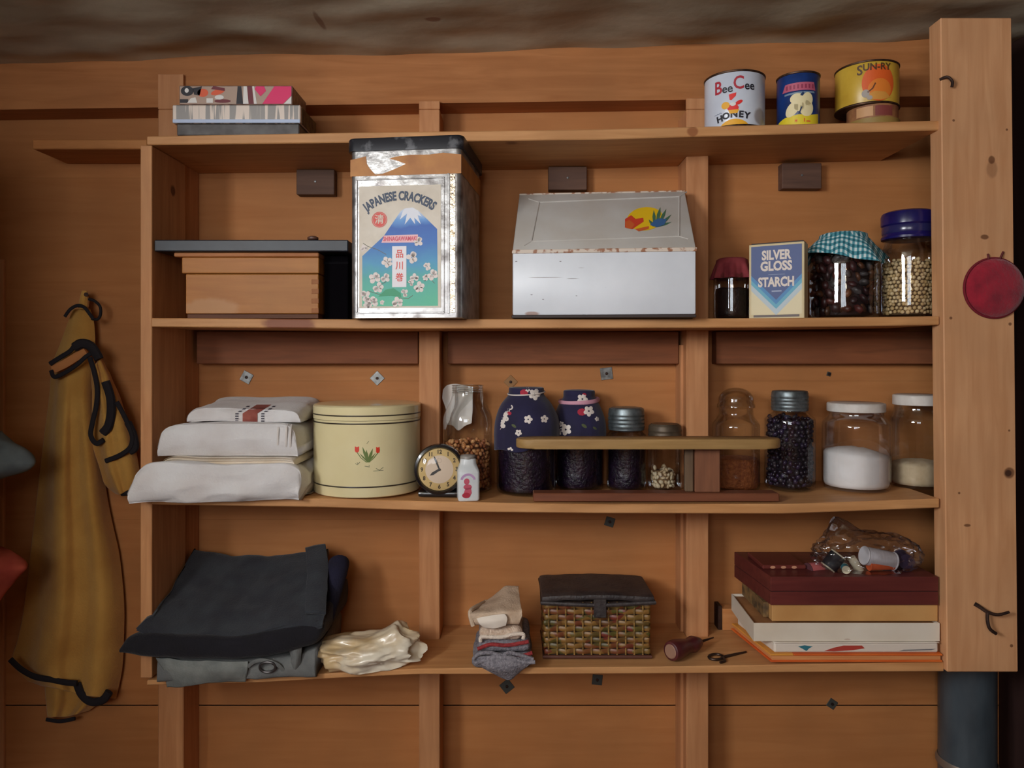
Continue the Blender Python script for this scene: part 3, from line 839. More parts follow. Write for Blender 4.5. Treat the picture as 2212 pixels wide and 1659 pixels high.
# label
lw, lh = .1755, .256; LU, LV = .0195, .021
mpl = map_plane((-hw + LU, -hw, LV), (1, 0, 0), (0, 0, 1), (0, -1, 0))
def LB(x, y): return ((x - 90) / 1015 * lw, (1545 - y) / 1450 * lh)     # label art measured on the enlarged photo
PAPER = plain('label_paper', (222, 212, 196), 0.55, c2=(206, 194, 176), var_scale=20)
b = bm_box((-hw + LU, -hw - .0014, LV), (-hw + LU + lw, -hw - .0004, LV + lh)); lab = link_bm('label', b, PAPER, tin, local=True, smooth=False)
def art(nm, polys, mat, off, joined=False): return emit2d(nm, polys, mpl, mat, lab, .0014 + off, local=True, joined=joined)
# blue mountain fading to green meadow: flat printed colour blend
m, nt, bs = new_mat('mountain_print')
tc = N(nt, 'ShaderNodeTexCoord'); sp = N(nt, 'ShaderNodeSeparateXYZ'); nt.links.new(tc.outputs['Object'], sp.inputs[0])
mr = N(nt, 'ShaderNodeMapRange'); mr.inputs[1].default_value = LV; mr.inputs[2].default_value = LV + lh; nt.links.new(sp.outputs[2], mr.inputs[0])
nz = N(nt, 'ShaderNodeTexNoise'); nz.inputs['Scale'].default_value = 24; nt.links.new(tc.outputs['Object'], nz.inputs['Vector'])
ma = N(nt, 'ShaderNodeMath', operation='MULTIPLY_ADD'); nt.links.new(nz.outputs[0], ma.inputs[0]); ma.inputs[1].default_value = .12; nt.links.new(mr.outputs[0], ma.inputs[2])
cr = N(nt, 'ShaderNodeValToRGB'); e = cr.color_ramp.elements
e[0].position = .10; e[0].color = lin((84, 186, 150)); e[1].position = .86; e[1].color = lin((214, 222, 236))
for p_, c_ in ((.30, (70, 168, 158)), (.42, (64, 148, 190)), (.58, (44, 108, 186)), (.72, (34, 92, 178)), (.78, (92, 150, 212))):
    q = e.new(p_); q.color = lin(c_)
nt.links.new(ma.outputs[0], cr.inputs[0]); nt.links.new(cr.outputs[0], bs.inputs['Base Color']); bs.inputs['Roughness'].default_value = .5
art('mountain', [[LB(130, 1525), LB(130, 925), LB(400, 690), LB(610, 400), LB(660, 370), LB(760, 360), LB(830, 400), LB(1060, 620), LB(1070, 1525)]], m, .0003)
SNOW = C_('snow', (224, 226, 234)); art('snow_cap', [[LB(640, 395), LB(680, 365), LB(760, 360), LB(820, 395), LB(870, 470), LB(820, 450), LB(860, 560), LB(780, 480), LB(790, 560), LB(730, 480), LB(660, 560), LB(690, 430), LB(600, 500)]], SNOW, .0006)
NAVY = C_('navy_letter', (40, 58, 84))
art('lettering', [text2d('JAPANESE CRACKERS', .0255, lw * .50, LB(0, 222)[1], .66, .0011, arc=.125)], NAVY, .0006)
SEAL = C_('seal_red', (216, 70, 58))
sx_, sy_ = LB(345, 495)
art('seal_ring', [ring2d(sx_, sy_, .0150, .0166)], SEAL, .0006)
art('seal_disc', [ell(sx_, sy_, .0140, .0145, 28)], SEAL, .0005)
art('seal_character', [text2d('清', .021, sx_, sy_ - .0005, 1, .0002)], PAPER, .0009)
art('name_box', [[LB(370, 770), LB(405, 685), LB(825, 680), LB(825, 775)]], C_('name_pink', (236, 186, 190)), .0006)
art('name_lettering', [text2d('SHINAGAWAMAKI', .0125, *LB(605, 728), .70, .0004)], C_('name_red', (214, 70, 96)), .0009)
art('name_strip', [rect(*LB(505, 1300), *LB(682, 815))], C_('strip_white', (232, 228, 232)), .0009)
art('strip_characters', [text2d(ch, .0185, *LB(597, y), .95, .0003) for ch, y in (('品', 912), ('川', 1050), ('巻', 1190))], SEAL, .0012)
rng = random.Random(5)
bl, tw = [], []
for (x, y, r) in ((440, 1000, 70), (750, 950, 75), (830, 765, 60), (285, 1190, 75), (420, 1190, 60), (330, 1300, 70), (940, 1060, 50), (1000, 1160, 70), (920, 1190, 40), (780, 1190, 55), (840, 1300, 70), (740, 1250, 40), (170, 1400, 70), (250, 1480, 80), (190, 1500, 50), (570, 1480, 70), (660, 1370, 50), (150, 830, 45), (380, 1480, 30)):
    cx, cy = LB(x, y); rr = r / 1015 * lw * .9
    for k in range(5):
        a = k * 2 * PI / 5 + rng.random()
        bl.append(ell(cx + rr * .6 * math.cos(a), cy + rr * .6 * math.sin(a), rr * .52, rr * .46, 10, a))
art('blossom', bl, C_('blossom_white', (224, 212, 206)), .0007, True)
for pts in ([(140, 770), (200, 810), (320, 850), (430, 910)], [(300, 1290), (420, 1240), (480, 1180)], [(200, 1340), (330, 1380), (480, 1400)], [(690, 1240), (760, 1270)], [(900, 1230), (980, 1210), (1030, 1260)], [(560, 1420), (700, 1440), (760, 1400)]):
    tw.append(stroke2d([LB(*p) for p in pts], .0012))
art('twig', tw, C_('twig_brown', (84, 84, 70)), .0005, True)
art('green_roof', [[LB(330, 1410), LB(420, 1330), LB(520, 1310), LB(610, 1370), LB(620, 1420), LB(480, 1400)]], C_('roof_green', (40, 150, 104)), .0006)

# ---- white bread box
Yf = -.004; zb = max(zs(S2, 1110), zs(S2, 1500)) + .0006
x0, x1 = XX(1107, Yf), XX(1496, Yf); zseam = ZZ(544, Yf); Yt = .168; ztop = ZZ(420, Yt)
bx = thing('bread_box', 'white enamel bread box with slanted lid and painted cactus picture', 'bread box', (x0, Yf, zb))
ENAM = plain('white_enamel', (222, 226, 232), 0.36, c2=(212, 216, 222), var_scale=8,
             spots=[(PT(1150, 678, Yf), (.018, .02, .006), (150, 100, 70), .7), (PT(1180, 600, Yf), (.045, .02, .0013), (140, 132, 132), .8), (PT(1237, 603, Yf), (.02, .02, .0009), (120, 112, 112), .8), (PT(1255, 580, Yf), (.012, .02, .0008), (140, 132, 132), .8)] +
             [(PT(x, y, Yf), (.003, .02, .0011), (96, 90, 92), .9) for x, y in ((1173, 647), (1148, 637), (1354, 572), (1363, 594), (1411, 597), (1441, 631), (1458, 660), (1471, 641), (1306, 623), (1244, 640), (1115, 565), (1480, 620), (1427, 566), (1210, 566))])
def prism_x(pts, xa, xb):
    b = bmesh.new()
    A = [b.verts.new((xa, y, z)) for y, z in pts]; B = [b.verts.new((xb, y, z)) for y, z in pts]
    n = len(pts)
    for i in range(n): b.faces.new((A[i], A[(i + 1) % n], B[(i + 1) % n], B[i]))
    b.faces.new(A[::-1]); b.faces.new(B)
    return b
b = prism_x([(Yf, zb + .006), (.235, zb + .006), (.235, zseam - .001), (Yf, zseam - .001)], x0, x1)
bmesh.ops.bevel(b, geom=b.edges[:], offset=.004, segments=2, profile=.5, affect='EDGES')
link_bm('body', b, ENAM, bx)
link_bm('foot_edge', bm_box((x0 - .002, Yf + .001, zb), (x1 + .001, .236, zb + .0065), .001, 1), plain('rust_black', (48, 34, 30), .6), bx, smooth=False)
LIDE = plain('grey_enamel_lid', (198, 196, 192), 0.3, c2=(186, 180, 172), var_scale=8)
b = prism_x([(Yf, zseam + .004), (.235, zseam + .004), (.235, ztop), (Yt, ztop)], x0 + .0, x1)
ltp = [v for v in b.verts]
bmesh.ops.bevel(b, geom=b.edges[:], offset=.003, segments=2, profile=.5, affect='EDGES')
lidp = link_bm('slanted_lid', b, LIDE, bx)
RUSTE = plain('chipped_edge', (206, 190, 174), .45, c2=(150, 96, 62), var_scale=70, ramp=(.42, .5))
link_bm('seam_strip', bm_box((x0 - .001, Yf - .002, zseam - .004), (x1 + .002, Yf + .004, zseam + .0045), .001, 1), RUSTE, bx, smooth=False)
link_bm('top_edge', bm_box((x0, Yt - .002, ztop - .003), (x1, Yt + .006, ztop + .0015), .001, 1), RUSTE, lidp, smooth=False)
# slope frame: u along x, v up the slope
sd = Vector((0, Yt - Yf, ztop - zseam - .004)); sl = sd.length; sd.normalize(); sn = Vector((0, -sd.z, sd.y))
def LP(px, py):      # pixel on the slanted lid -> (u, v)
    d = Vector((px - 1106, 1600, 764 - py)); o = Vector((0, -CAM_D, CZ)); q = Vector((x0, Yf, zseam + .004))
    tt = (q - o).dot(sn) / d.dot(sn); p = o + d * tt
    return ((p - q).x, (p - q).dot(sd))
mpl2 = map_plane((x0, Yf, zseam + .004), (1, 0, 0), tuple(sd), tuple(sn))
frp = [LP(1152, 438), LP(1448, 432), LP(1458, 516), LP(1146, 522)]
fb = bmesh.new()
def ridge(p, q, w=.004):
    a, c2 = mpl2(p[0], p[1], .0002), mpl2(q[0], q[1], .0002)
    merge(fb, bm_tube([a, c2], w * .45, 8))
for i in range(4): ridge(frp[i], frp[(i + 1) % 4])
cor = [LP(1128, 430), LP(1462, 422), LP(1478, 522), LP(1130, 532)]
for i in range(4): ridge(frp[i], cor[i], .003)
link_bm('pressed_frame', fb, LIDE, lidp)
def dec(nm, polys, mat, off): return emit2d(nm, polys, mpl2, mat, lidp, off)
def LPs(l): return [LP(*p) for p in l]
u_, v_ = LP(1382, 478)
dec('yellow_sun', [LPs([(1382 + 38 * math.cos(a * .2618), 478 - 25 * math.sin(a * .2618)) for a in range(24)])], C_('sun_yellow', (232, 190, 30)), .0006)
dec('red_pots', [LPs([(1340, 478), (1352, 470), (1362, 478), (1378, 476), (1380, 484), (1366, 494), (1358, 500), (1342, 496)])], C_('pot_red', (206, 66, 44)), .0009)
dec('orange_pots', [LPs([(1341, 484), (1350, 480), (1362, 490), (1356, 500), (1344, 497)]), LPs([(1364, 500), (1392, 494), (1392, 500), (1372, 505)])], C_('pot_orange', (204, 96, 48)), .0012)
cact = []
for (bx_, by_, tx_, ty_, w_) in ((1404, 494, 1398, 460, 7), (1408, 492, 1411, 454, 8), (1412, 492, 1424, 458, 7), (1414, 494, 1436, 470, 6), (1410, 495, 1438, 486, 5), (1402, 494, 1390, 480, 5)):
    dx, dy = tx_ - bx_, ty_ - by_; l = math.hypot(dx, dy); nx, ny = -dy / l * w_ / 2, dx / l * w_ / 2
    cact.append(LPs([(bx_ - nx * .6, by_ - ny * .6), (bx_ + dx * .6 - nx, by_ + dy * .6 - ny), (tx_, ty_), (bx_ + dx * .6 + nx, by_ + dy * .6 + ny), (bx_ + nx * .6, by_ + ny * .6)]))
dec('cactus', cact, C_('cactus_green', (70, 110, 84)), .0009)
dec('agave', [LPs([(1394, 492), (1402, 482), (1412, 478), (1428, 480), (1424, 492), (1408, 497)])], C_('agave_blue', (58, 100, 150)), .0014)

bx.rotation_euler.z = -math.radians(5.5)

# ---- starch box, turned towards the camera
zb = zs(S2, 1672) + .0006
a0 = -math.radians(31); w = .118; hgt = .168; d_ = .045
p0 = Vector((XX(1618, .075), .075, 0)); fx = Vector((math.cos(a0), math.sin(a0), 0)); ctr = p0 + fx * w / 2
sb = thing('starch_box', 'blue and cream starch carton with a chevron pattern', 'carton', (ctr.x, ctr.y, zb), a0)
link_bm('carton', bm_box((-w / 2, 0, 0), (w / 2, d_, hgt), .001, 1), plain('carton_cream', (206, 188, 146), .6), sb, local=True, smooth=False)
link_bm('flap', bm_box((-w / 2 + .004, .004, hgt), (w / 2 - .002, d_ - .006, hgt + .003), .001, 1), plain('flap_dark', (54, 50, 56), .6), sb, local=True, smooth=False)
mp = map_plane((-w / 2, 0, 0), (1, 0, 0), (0, 0, 1), (0, -1, 0))
def a2(nm, polys, c, off): return emit2d(nm, polys, mp, C_(nm + '_starch', c), sb, off, local=True)
m5 = .005
def chev(y0, y1):       # band between two V lines
    return [(m5, y1 + .052), (m5, y0 + .052), (w / 2, y0 - .004), (w - m5, y0 + .052), (w - m5, y1 + .052), (w / 2, y1 - .004)]
a2('face_cream', [rect(m5, .010, w - m5, hgt - m5)], (214, 200, 160), .0003)
a2('chevron_grey', [chev(.012, .030)], (176, 190, 196), .0005)
a2('chevron_teal', [chev(.026, .036)], (84, 160, 184), .0007)
a2('chevron_sky', [chev(.036, .046)], (46, 122, 176), .0009)
a2('field_navy', [[(m5, .098), (w / 2, .042), (w - m5, .098), (w - m5, hgt - m5), (m5, hgt - m5)]], (44, 66, 124), .0011)
a2('foot_line', [rect(.010, .004, w - .010, .009)], (84, 70, 66), .0005)
LET = C_('starch_letters', (214, 200, 188))
emit2d('lettering', [text2d(s, .0285, w / 2, y, sx, .0012) for s, y, sx in (('SILVER', .141, .74), ('GLOSS', .1165, .80), ('STARCH', .081, .72))], mp, LET, sb, .0014, local=True)
emit2d('small_line', [rect(w * .42, .060, w * .60, .063), rect(w * .36, .098, w * .66, .0988)], mp, C_('starch_small', (150, 160, 186)), sb, .0014, local=True)
# ---------------------------------------------------------------- glass jars
GLASS = glass('clear_glass', (249, 250, 249), .02, .9, .015)
GLASSD = glass('old_glass', (238, 238, 235), .03, .9, .02)
DOME = glass('watch_glass', (250, 250, 250), .02, .5, .0)
ZINC = plain('zinc_lid', (132, 142, 146), 0.42, 0.75, c2=(96, 104, 106), var_scale=60)
WLID = plain('white_lid', (214, 210, 204), .4, c2=(196, 186, 176), var_scale=30)

def jar_base(px0, px1, Yc, S):
    pxc = (px0 + px1) / 2; X = XX(pxc, Yc)
    R = (px1 - px0) / 2 * K(Yc) * math.cos(math.atan2(X, CAM_D + Yc))
    zb = max(shelf_z(S, X - R), shelf_z(S, X + R)) + .0006
    return Vector((X, Yc, zb)), R
def smooth_prof(pts, n=40):
    v = cat_rom([Vector((r, z, 0)) for r, z in pts], n)
    return [(max(0, q.x), q.y) for q in v]
def shell(t, name, c, prof, mat, segs=48):
    return link_bm(name, bm_lathe(prof, segs, c, False, False), mat, t, angle=1.2)
def jar_glass(t, c, R, zsh, rn, zn, mat, foot=.006):
    """bottom, straight wall up to zsh, shoulder in to a neck of radius rn at height zn"""
    prof = [(0, .004), (R * .55, .003), (R * .8, .001), (R - .004, .001), (R - .0008, foot), (R, foot * 2)]
    prof += [(R, zsh * f) for f in (.3, .6, .9)]
    n = 8
    for i in range(n + 1):
        a = PI / 2 * i / n
        prof.append((rn + (R - rn) * (.5 + .5 * math.cos(PI * i / n)), zsh + (zn - .012 - zsh) * (i / n)))
    prof += [(rn, zn - .006), (rn, zn)]
    return shell(t, 'glass_body', c, prof, mat)
def neck_threads(t, c, rn, zn, mat):
    b = bmesh.new()
    for k in range(3):
        merge(b, bm_lathe([(rn, zn - .004 - k * .005), (rn + .0016, zn - .0055 - k * .005), (rn, zn - .007 - k * .005)], 40, c, False, False))
    merge(b, bm_lathe([(rn + .001, zn - .0005), (rn + .002, zn + .001), (rn, zn + .002), (rn - .002, zn + .0005)], 40, c, False, False))
    return link_bm('threaded_neck', b, mat, t, kind='stuff')
def screw_lid(t, c, r, z0, h, mat, ribs=0, dome=.001):
    prof = [(r - .001, z0), (r, z0 + .001)]
    if ribs:
        for k in range(ribs):
            a = z0 + h * (.12 + .7 * k / ribs)
            prof += [(r, a), (r + .0014, a + h * .25 / ribs), (r, a + h * .55 / ribs)]
    prof += [(r, z0 + h * .9), (r - .002, z0 + h), (r * .9, z0 + h), (r * .86, z0 + h + dome), (0, z0 + h + dome)]
    return link_bm('screw_lid', bm_lathe(prof, 48, c, True, False), mat, t)
def fill(name, label, cat, c, R, h, mat, bump=.003, seed=0, top=0.0, tilt=0.0):
    """powder or packed food: a bumpy column that fills a jar"""
    prof = [(0, .006), (R * .7, .006), (R - .003, .007), (R, .014)] + [(R, .014 + (h - .02) * i / 10) for i in range(1, 11)] + [(R * .94, h), (R * .6, h + top * .6), (R * .25, h + top), (0, h + top)]
    b = bm_lathe(prof, 40, (0, 0, 0), False, False)
    for v in b.verts:
        d = noise.noise(v.co * 90 + Vector((seed, 0, 0))) + .6 * noise.noise(v.co * 200 + Vector((0, seed, 0)))
        rr = math.hypot(v.co.x, v.co.y)
        if rr > 1e-5 and v.co.z > .010:
            f = min(1.0, (rr + bump * min(0, d)) / rr); v.co.x *= f; v.co.y *= f
        if v.co.z > h * .5: v.co.z += bump * d + tilt * v.co.x * (v.co.z / h)
        v.co += c
    return link_bm(name, b, mat, label=label, cat=cat, kind='stuff', angle=2.0)
def beans(name, label, cat, c, R, h, size, mats, seed=1, flat=.8, core=None, z0=.008, jit=.35, rough_top=.3, long=1.0):
    """loose pieces packed against the glass, joined as one body of stuff"""
    rng = random.Random(seed); b = bmesh.new()
    ico = bmesh.new(); bmesh.ops.create_icosphere(ico, subdivisions=1, radius=.5)
    iv = [v.co.copy() for v in ico.verts]; ifc = [[v.index for v in f.verts] for f in ico.faces]; ico.free()
    def put(p):
        q = Euler((rng.uniform(0, 6), rng.uniform(0, 6), rng.uniform(0, 6))).to_matrix()
        s = size * rng.uniform(.8, 1.1)
        vs = [b.verts.new(p + q @ Vector((v.x * s * long, v.y * s, v.z * s * flat))) for v in iv]
        mi = rng.randrange(len(mats))
        for f in ifc:
            ff = b.faces.new([vs[i] for i in f]); ff.material_index = mi; ff.smooth = True
    Rr = R - size * .55
    rows = max(1, int(h / (size * .8)))
    for k in range(rows):
        n = max(6, int(2 * PI * Rr / (size * .9)))
        for i in range(n):
            a = 2 * PI * (i + .5 * (k % 2)) / n
            if math.sin(a) > .55: continue
            put(c + Vector((Rr * math.cos(a), Rr * math.sin(a), z0 + size * .45 + k * size * .8)) + Vector((rng.uniform(-1, 1), rng.uniform(-1, 1), rng.uniform(-1, 1))) * size * jit * .5)
    for k in range(int((R / size) ** 2 * 2.2)):
        a = rng.uniform(0, 2 * PI); r = Rr * math.sqrt(rng.random())
        put(c + Vector((r * math.cos(a), r * math.sin(a), z0 + h - size * .2 + rng.uniform(-.5, .5) * size * (1 + rough_top))))
    if core is not None:
        cb = bm_lathe([(0, z0), (R - size * .75, z0), (R - size * .75, z0 + h - size * .4), (0, z0 + h - size * .4)], 28, c, False, False)
        for f in cb.faces: f.material_index = len(mats)
        merge(b, cb); mats = list(mats) + [core]
    return link_bm(name, b, mats, label=label, cat=cat, kind='stuff', angle=2.0)

# ---- second shelf, right bay
# dark jar with a reddish cloth cap
c, R = jar_base(1541, 1621, .15, S2)
t = thing('cloth_capped_jar', 'small dark jar under a faded pinkish red cloth cap beside the starch carton', 'jar', c)
zt = ZZ(548, .06) - c.z
jar_glass(t, c, R, zt * .70, R * .8, zt * .93, GLASSD)
DKFILL = plain('dark_fruit', (46, 26, 26), .4, c2=(28, 16, 20), var_scale=60, bump=.5, bump_scale=120)
fill('dark_preserve', 'dark contents of the small jar under the pinkish red cloth cap', 'preserve', c, R - .004, zt * .52, DKFILL, .002, 3)
CAPC = plain('red_cloth', (150, 60, 66), .9, c2=(112, 30, 42), var_scale=26)
def cloth_cap(t, c, rt, ztop, skirt, rsk, mat, name='cloth_cover', waves=7, wamp=.006, seed=0, drop=0.0, thick=.0016, sag=.0):
    b = bmesh.new(); segs = 84; rings = []
    prof = [(.0, ztop), (rt * .5, ztop), (rt * .85, ztop - .001), (rt, ztop - .004), (rt * 1.04, ztop - .012)]
    for i in range(1, 9): 
        f = i / 8; prof.append((rt * 1.04 + (rsk - rt * 1.04) * f ** .8, ztop - .012 - skirt * f))
    for r, z in prof:
        ring = []
        f = max(0, (ztop - .008 - z) / (skirt + .004))
        for k in range(segs):
            a = 2 * PI * k / segs
            w = f * (wamp * math.sin(a * waves + seed) + wamp * .5 * math.sin(a * (waves * 2 + 1) + seed * 2))
            zz = z + f * drop * math.sin(a * 2 + seed) + sag * noise.noise(Vector((r * 30 * math.cos(a), r * 30 * math.sin(a), seed)))
            ring.append(b.verts.new(c + Vector(((r + w) * math.cos(a), (r + w) * math.sin(a), zz))))
        rings.append(ring)
    for p, q in zip(rings[:-1], rings[1:]):
        for k in range(segs):
            l = (k + 1) % segs
            b.faces.new((p[k], p[l], q[l], q[k]))
    o = link_bm(name, b, mat, t, angle=2.5)
    solidify(o, thick, 1)
    return o
cloth_cap(t, c, R * .82, zt, .036, R * 1.04, CAPC, seed=2)

# big jar with a checked cover
c, R = jar_base(1744, 1899, .115, S2)
t = thing('gingham_topped_jar', 'large glass jar of dried fruit under a teal gingham cloth cover', 'jar', c)
zt = ZZ(500, .08) - c.z
jar_glass(t, c, R, zt * .66, R * .62, zt * .95, GLASS)
m, nt, bs = new_mat('teal_gingham')
tc = N(nt, 'ShaderNodeTexCoord'); mp = N(nt, 'ShaderNodeMapping'); mp.inputs['Rotation'].default_value = (0, 0, .5)
nt.links.new(tc.outputs['Object'], mp.inputs[0])
sp = N(nt, 'ShaderNodeSeparateXYZ'); nt.links.new(mp.outputs[0], sp.inputs[0])
fac = []
for k in (0, 1):
    w_ = N(nt, 'ShaderNodeMath', operation='MULTIPLY'); w_.inputs[1].default_value = 105.0; nt.links.new(sp.outputs[k], w_.inputs[0])
    fr_ = N(nt, 'ShaderNodeMath', operation='FRACT'); nt.links.new(w_.outputs[0], fr_.inputs[0])
    gt = N(nt, 'ShaderNodeMath', operation='GREATER_THAN'); gt.inputs[1].default_value = .5; nt.links.new(fr_.outputs[0], gt.inputs[0]); fac.append(gt)
ad = N(nt, 'ShaderNodeMath', operation='ADD'); nt.links.new(fac[0].outputs[0], ad.inputs[0]); nt.links.new(fac[1].outputs[0], ad.inputs[1])
hf = N(nt, 'ShaderNodeMath', operation='MULTIPLY'); hf.inputs[1].default_value = .5; nt.links.new(ad.outputs[0], hf.inputs[0])
cr = N(nt, 'ShaderNodeValToRGB'); cr.color_ramp.interpolation = 'CONSTANT'
cr.color_ramp.elements[0].color = lin((206, 220, 220)); e2 = cr.color_ramp.elements.new(.4); e2.color = lin((84, 150, 162)); cr.color_ramp.elements[-1].position = .9; cr.color_ramp.elements[-1].color = lin((28, 96, 112))
nt.links.new(hf.outputs[0], cr.inputs[0]); nt.links.new(cr.outputs[0], bs.inputs['Base Color']); bs.inputs['Roughness'].default_value = .9
cloth_cap(t, c, R * .66, zt, .052, R * 1.24, m, waves=4, wamp=.012, seed=.6, drop=.014)
FR = [plain('dried_fruit_%d' % i, col, .45, c2=tuple(v * .5 for v in col), var_scale=60) for i, col in enumerate(((96, 40, 34), (70, 34, 36), (116, 70, 44), (52, 30, 34), (92, 84, 84)))]
beans('dried_fruit', 'dark red and brown dried fruit in the gingham topped jar', 'dried fruit', c, R - .004, zt * .70, .024, FR, 4, .55, plain('fruit_core', (40, 22, 22), .7), long=1.3)

# tall jar with a blue lid, full of chickpeas
c, R = jar_base(1899, 2026, .105, S2)
t = thing('blue_lidded_jar', 'tall glass jar of chickpeas with a dark blue lid', 'jar', c)
zt = ZZ(452, .07) - c.z
jar_glass(t, c, R, zt * .60, R * .84, zt * .80, GLASS)
BLUEL = plain('blue_plastic', (30, 24, 92), .25, c2=(22, 18, 70), var_scale=20)
prof = [(R * .88, zt * .735), (R * .96, zt * .74), (R * .97, zt * .76), (R * .92, zt * .78), (R * .92, zt * .86), (R * .97, zt * .875), (R * .975, zt * .955), (R * .93, zt * .985), (R * .8, zt), (0, zt)]
link_bm('blue_lid', bm_lathe(prof, 48, c, True, False), BLUEL, t)
prof = [(R * .925, zt * .79), (R * .94, zt * .80), (R * .94, zt * .85), (R * .925, zt * .86)]
link_bm('lid_band', bm_lathe(prof, 48, c, False, False), plain('lid_band', (40, 40, 84), .2), t)
CH = [plain('chickpea_%d' % i, col, .6) for i, col in enumerate(((206, 178, 132), (190, 160, 112), (214, 190, 148)))]
beans('chickpeas', 'pale dry chickpeas filling the blue lidded jar', 'chickpeas', c, R - .004, zt * .50, .0105, CH, 7, .95, plain('pea_core', (96, 74, 48), .8))

# ---------------------------------------------------------------- third shelf
# folded linens, bottom to top
LIN = plain('white_linen', (220, 218, 218), .9, c2=(208, 202, 200), var_scale=14, bump=.25, bump_scale=220, sheen=.2)
LIN2 = plain('cream_linen', (226, 214, 198), .9, c2=(206, 188, 164), var_scale=10, bump=.25, bump_scale=220, sheen=.2)
def cloth_fold(name, label, px0, px1, py0, py1, Yf, Yb, mat, layers=1, amp=.004, freq=14, seed=0, taper=0.0, slope=0.0, group=None, zmin=None, skew=0.0, lipn=None, parent=None):
    """folded cloth: soft rounded front fold, visible layers and wrinkles"""
    zt, zb = ZZ(py0, Yf), ZZ(py1, Yf)
    if zmin is not None: zb = zmin
    x0, x1 = XX(px0, Yf), XX(px1, Yf); h = zt - zb; rad = h / 2
    secs = []; fs = (0, .008, .025, .06, .12, .22, .36, .5, .64, .78, .88, .94, .975, .992, 1)
    es = (.30, .55, .78, .93, 1, 1, 1, 1, 1, 1, 1, .94, .80, .58, .32)
    for f, e in zip(fs, es):
        x = x0 + (x1 - x0) * f
        hh = h * e; zc = zb + (h * e) / 2
        dy = skew * (f - .5)
        sec = []
        nf = 7
        for k in range(nf):                       # front round fold, bottom to top
            a = -PI / 2 + PI * k / (nf - 1)
            lay = .0035 * math.cos(a * 2 * layers) if layers > 1 else 0
            sec.append(Vector((x, Yf + dy + hh * .5 * (1 - math.cos(a)) * .55 + lay, zc + hh / 2 * math.sin(a))))
        for k in range(1, 5):
            y = Yf + .03 + (Yb - Yf - .03) * k / 4
            sec.append(Vector((x, y + dy * (1 - k / 4), zc + hh / 2 + slope * k / 4)))
        for k in range(4, 0, -1):
            y = Yf + .03 + (Yb - Yf - .03) * k / 4
            sec.append(Vector((x, y + dy * (1 - k / 4), zc - hh / 2)))
        secs.append(sec)
    b = bm_loft(secs, 72, 110, amp, freq, seed, aniso=(.45, 1, 1.6))
    for v in b.verts:       # sharper creases over the soft swell
        q = v.co * 22 + Vector((seed * 3.3, 0, 0)); q.x *= .35
        v.co.y += amp * .9 * abs(noise.noise(q)) - amp * .3
        v.co.z -= amp * .5 * abs(noise.noise(q * 1.3 + Vector((4, 4, 4))))
    if zmin is not None:
        for v in b.verts: v.co.z = max(v.co.z, zmin)
    return link_bm(name, b, mat, parent, label=label, cat=(None if parent else "linen"), group=group, angle=2.5)
zb3 = zs(S3, 480) + .0006
l1 = cloth_fold('folded_sheet', 'thick creased white sheet, bottom cloth of the linen stack', 286, 643, 1006, 1076, -.045, .215, LIN, 1, .0125, 10, 1, zmin=zb3, skew=.02, group='folded linens')
for v in l1.data.vertices:        # behind its front roll the sheet stays inside the panel
    w_ = M_of(l1) @ v.co
    if w_.y > -.005 and w_.x < -.773: v.co.x += -.773 - w_.x
l2 = cloth_fold('folded_pillowcase', 'thin pale folded cloth, second from the bottom of the linen stack', 352, 638, 986, 990, -.012, .20, LIN2, 3, .0035, 12, 2, zmin=ZZ(1004, .0), group='folded linens')
l3 = cloth_fold('folded_bath_towel', 'plain white folded towel beneath the red striped tea towel', 340, 643, 918, 978, -.008, .205, LIN, 1, .0055, 9, 3, zmin=ZZ(985, -.002), slope=.004, group='folded linens')
HEM = plain('hem_white', (214, 206, 200), .9)
for px in (600, 618, 627):
    path = [PT(px + dx, py, Yq) for dx, py, Yq in ((0, 972, -.004), (0, 958, -.0115), (0, 940, -.012), (1, 926, -.007), (3, 917, .010))]
    link_bm('hem_fold', bm_tube(cat_rom(path, 16), .0022, 6, flat=.5), HEM, l3)
l4 = cloth_fold('striped_tea_towel', 'white tea towel with a reddish brown stripe on top of the linen stack', 405, 648, 886, 934, .03, .20, LIN, 1, .0085, 10, 4, zmin=ZZ(918, -.008) + .003, slope=.018, skew=-.02, group='folded linens')
STR = plain('brown_red_stripe', (152, 84, 72), .9, c2=(128, 62, 54), var_scale=40)
DSTR = plain('dark_stitch', (76, 72, 82), .9)
from mathutils.bvhtree import BVHTree
def drape_strip(host, px0, px1, mat, name, n=44, dashed=False, py0=874, py1=932, lift=.0016):
    """a woven band: follows the front and top of the host cloth"""
    me = host.data; Mw = M_of(host)
    bvh = BVHTree.FromPolygons([Mw @ v.co for v in me.vertices], [tuple(p.vertices) for p in me.polygons])
    o = Vector((0, -CAM_D, CZ)); b = bmesh.new(); rows = []
    for i in range(n + 1):
        py = py1 + (py0 - py1) * i / n; row = []
        for j in range(4):
            px = px0 + (px1 - px0) * j / 3 + max(0, 893 - py) * 1.6
            d = (PT(px, py, 0) - o).normalized()
            hit = bvh.ray_cast(o, d)
            row.append(None if hit[0] is None else b.verts.new(hit[0] - d * lift))
        rows.append(row)
    for i in range(n):
        if dashed and (i // 2) % 2: continue
        for j in range(3):
            q = (rows[i][j], rows[i][j + 1], rows[i + 1][j + 1], rows[i + 1][j])
            if all(q) and max((q[0].co - q[2].co).length, (q[1].co - q[3].co).length) < .05: b.faces.new(q)
    bmesh.ops.delete(b, geom=[v for v in b.verts if not v.link_faces], context='VERTS')
    if len(b.faces): return link_bm(name, b, mat, host, angle=2.5, kind='stuff' if dashed else None)
drape_strip(l4, 524, 556, STR, 'woven_stripe')
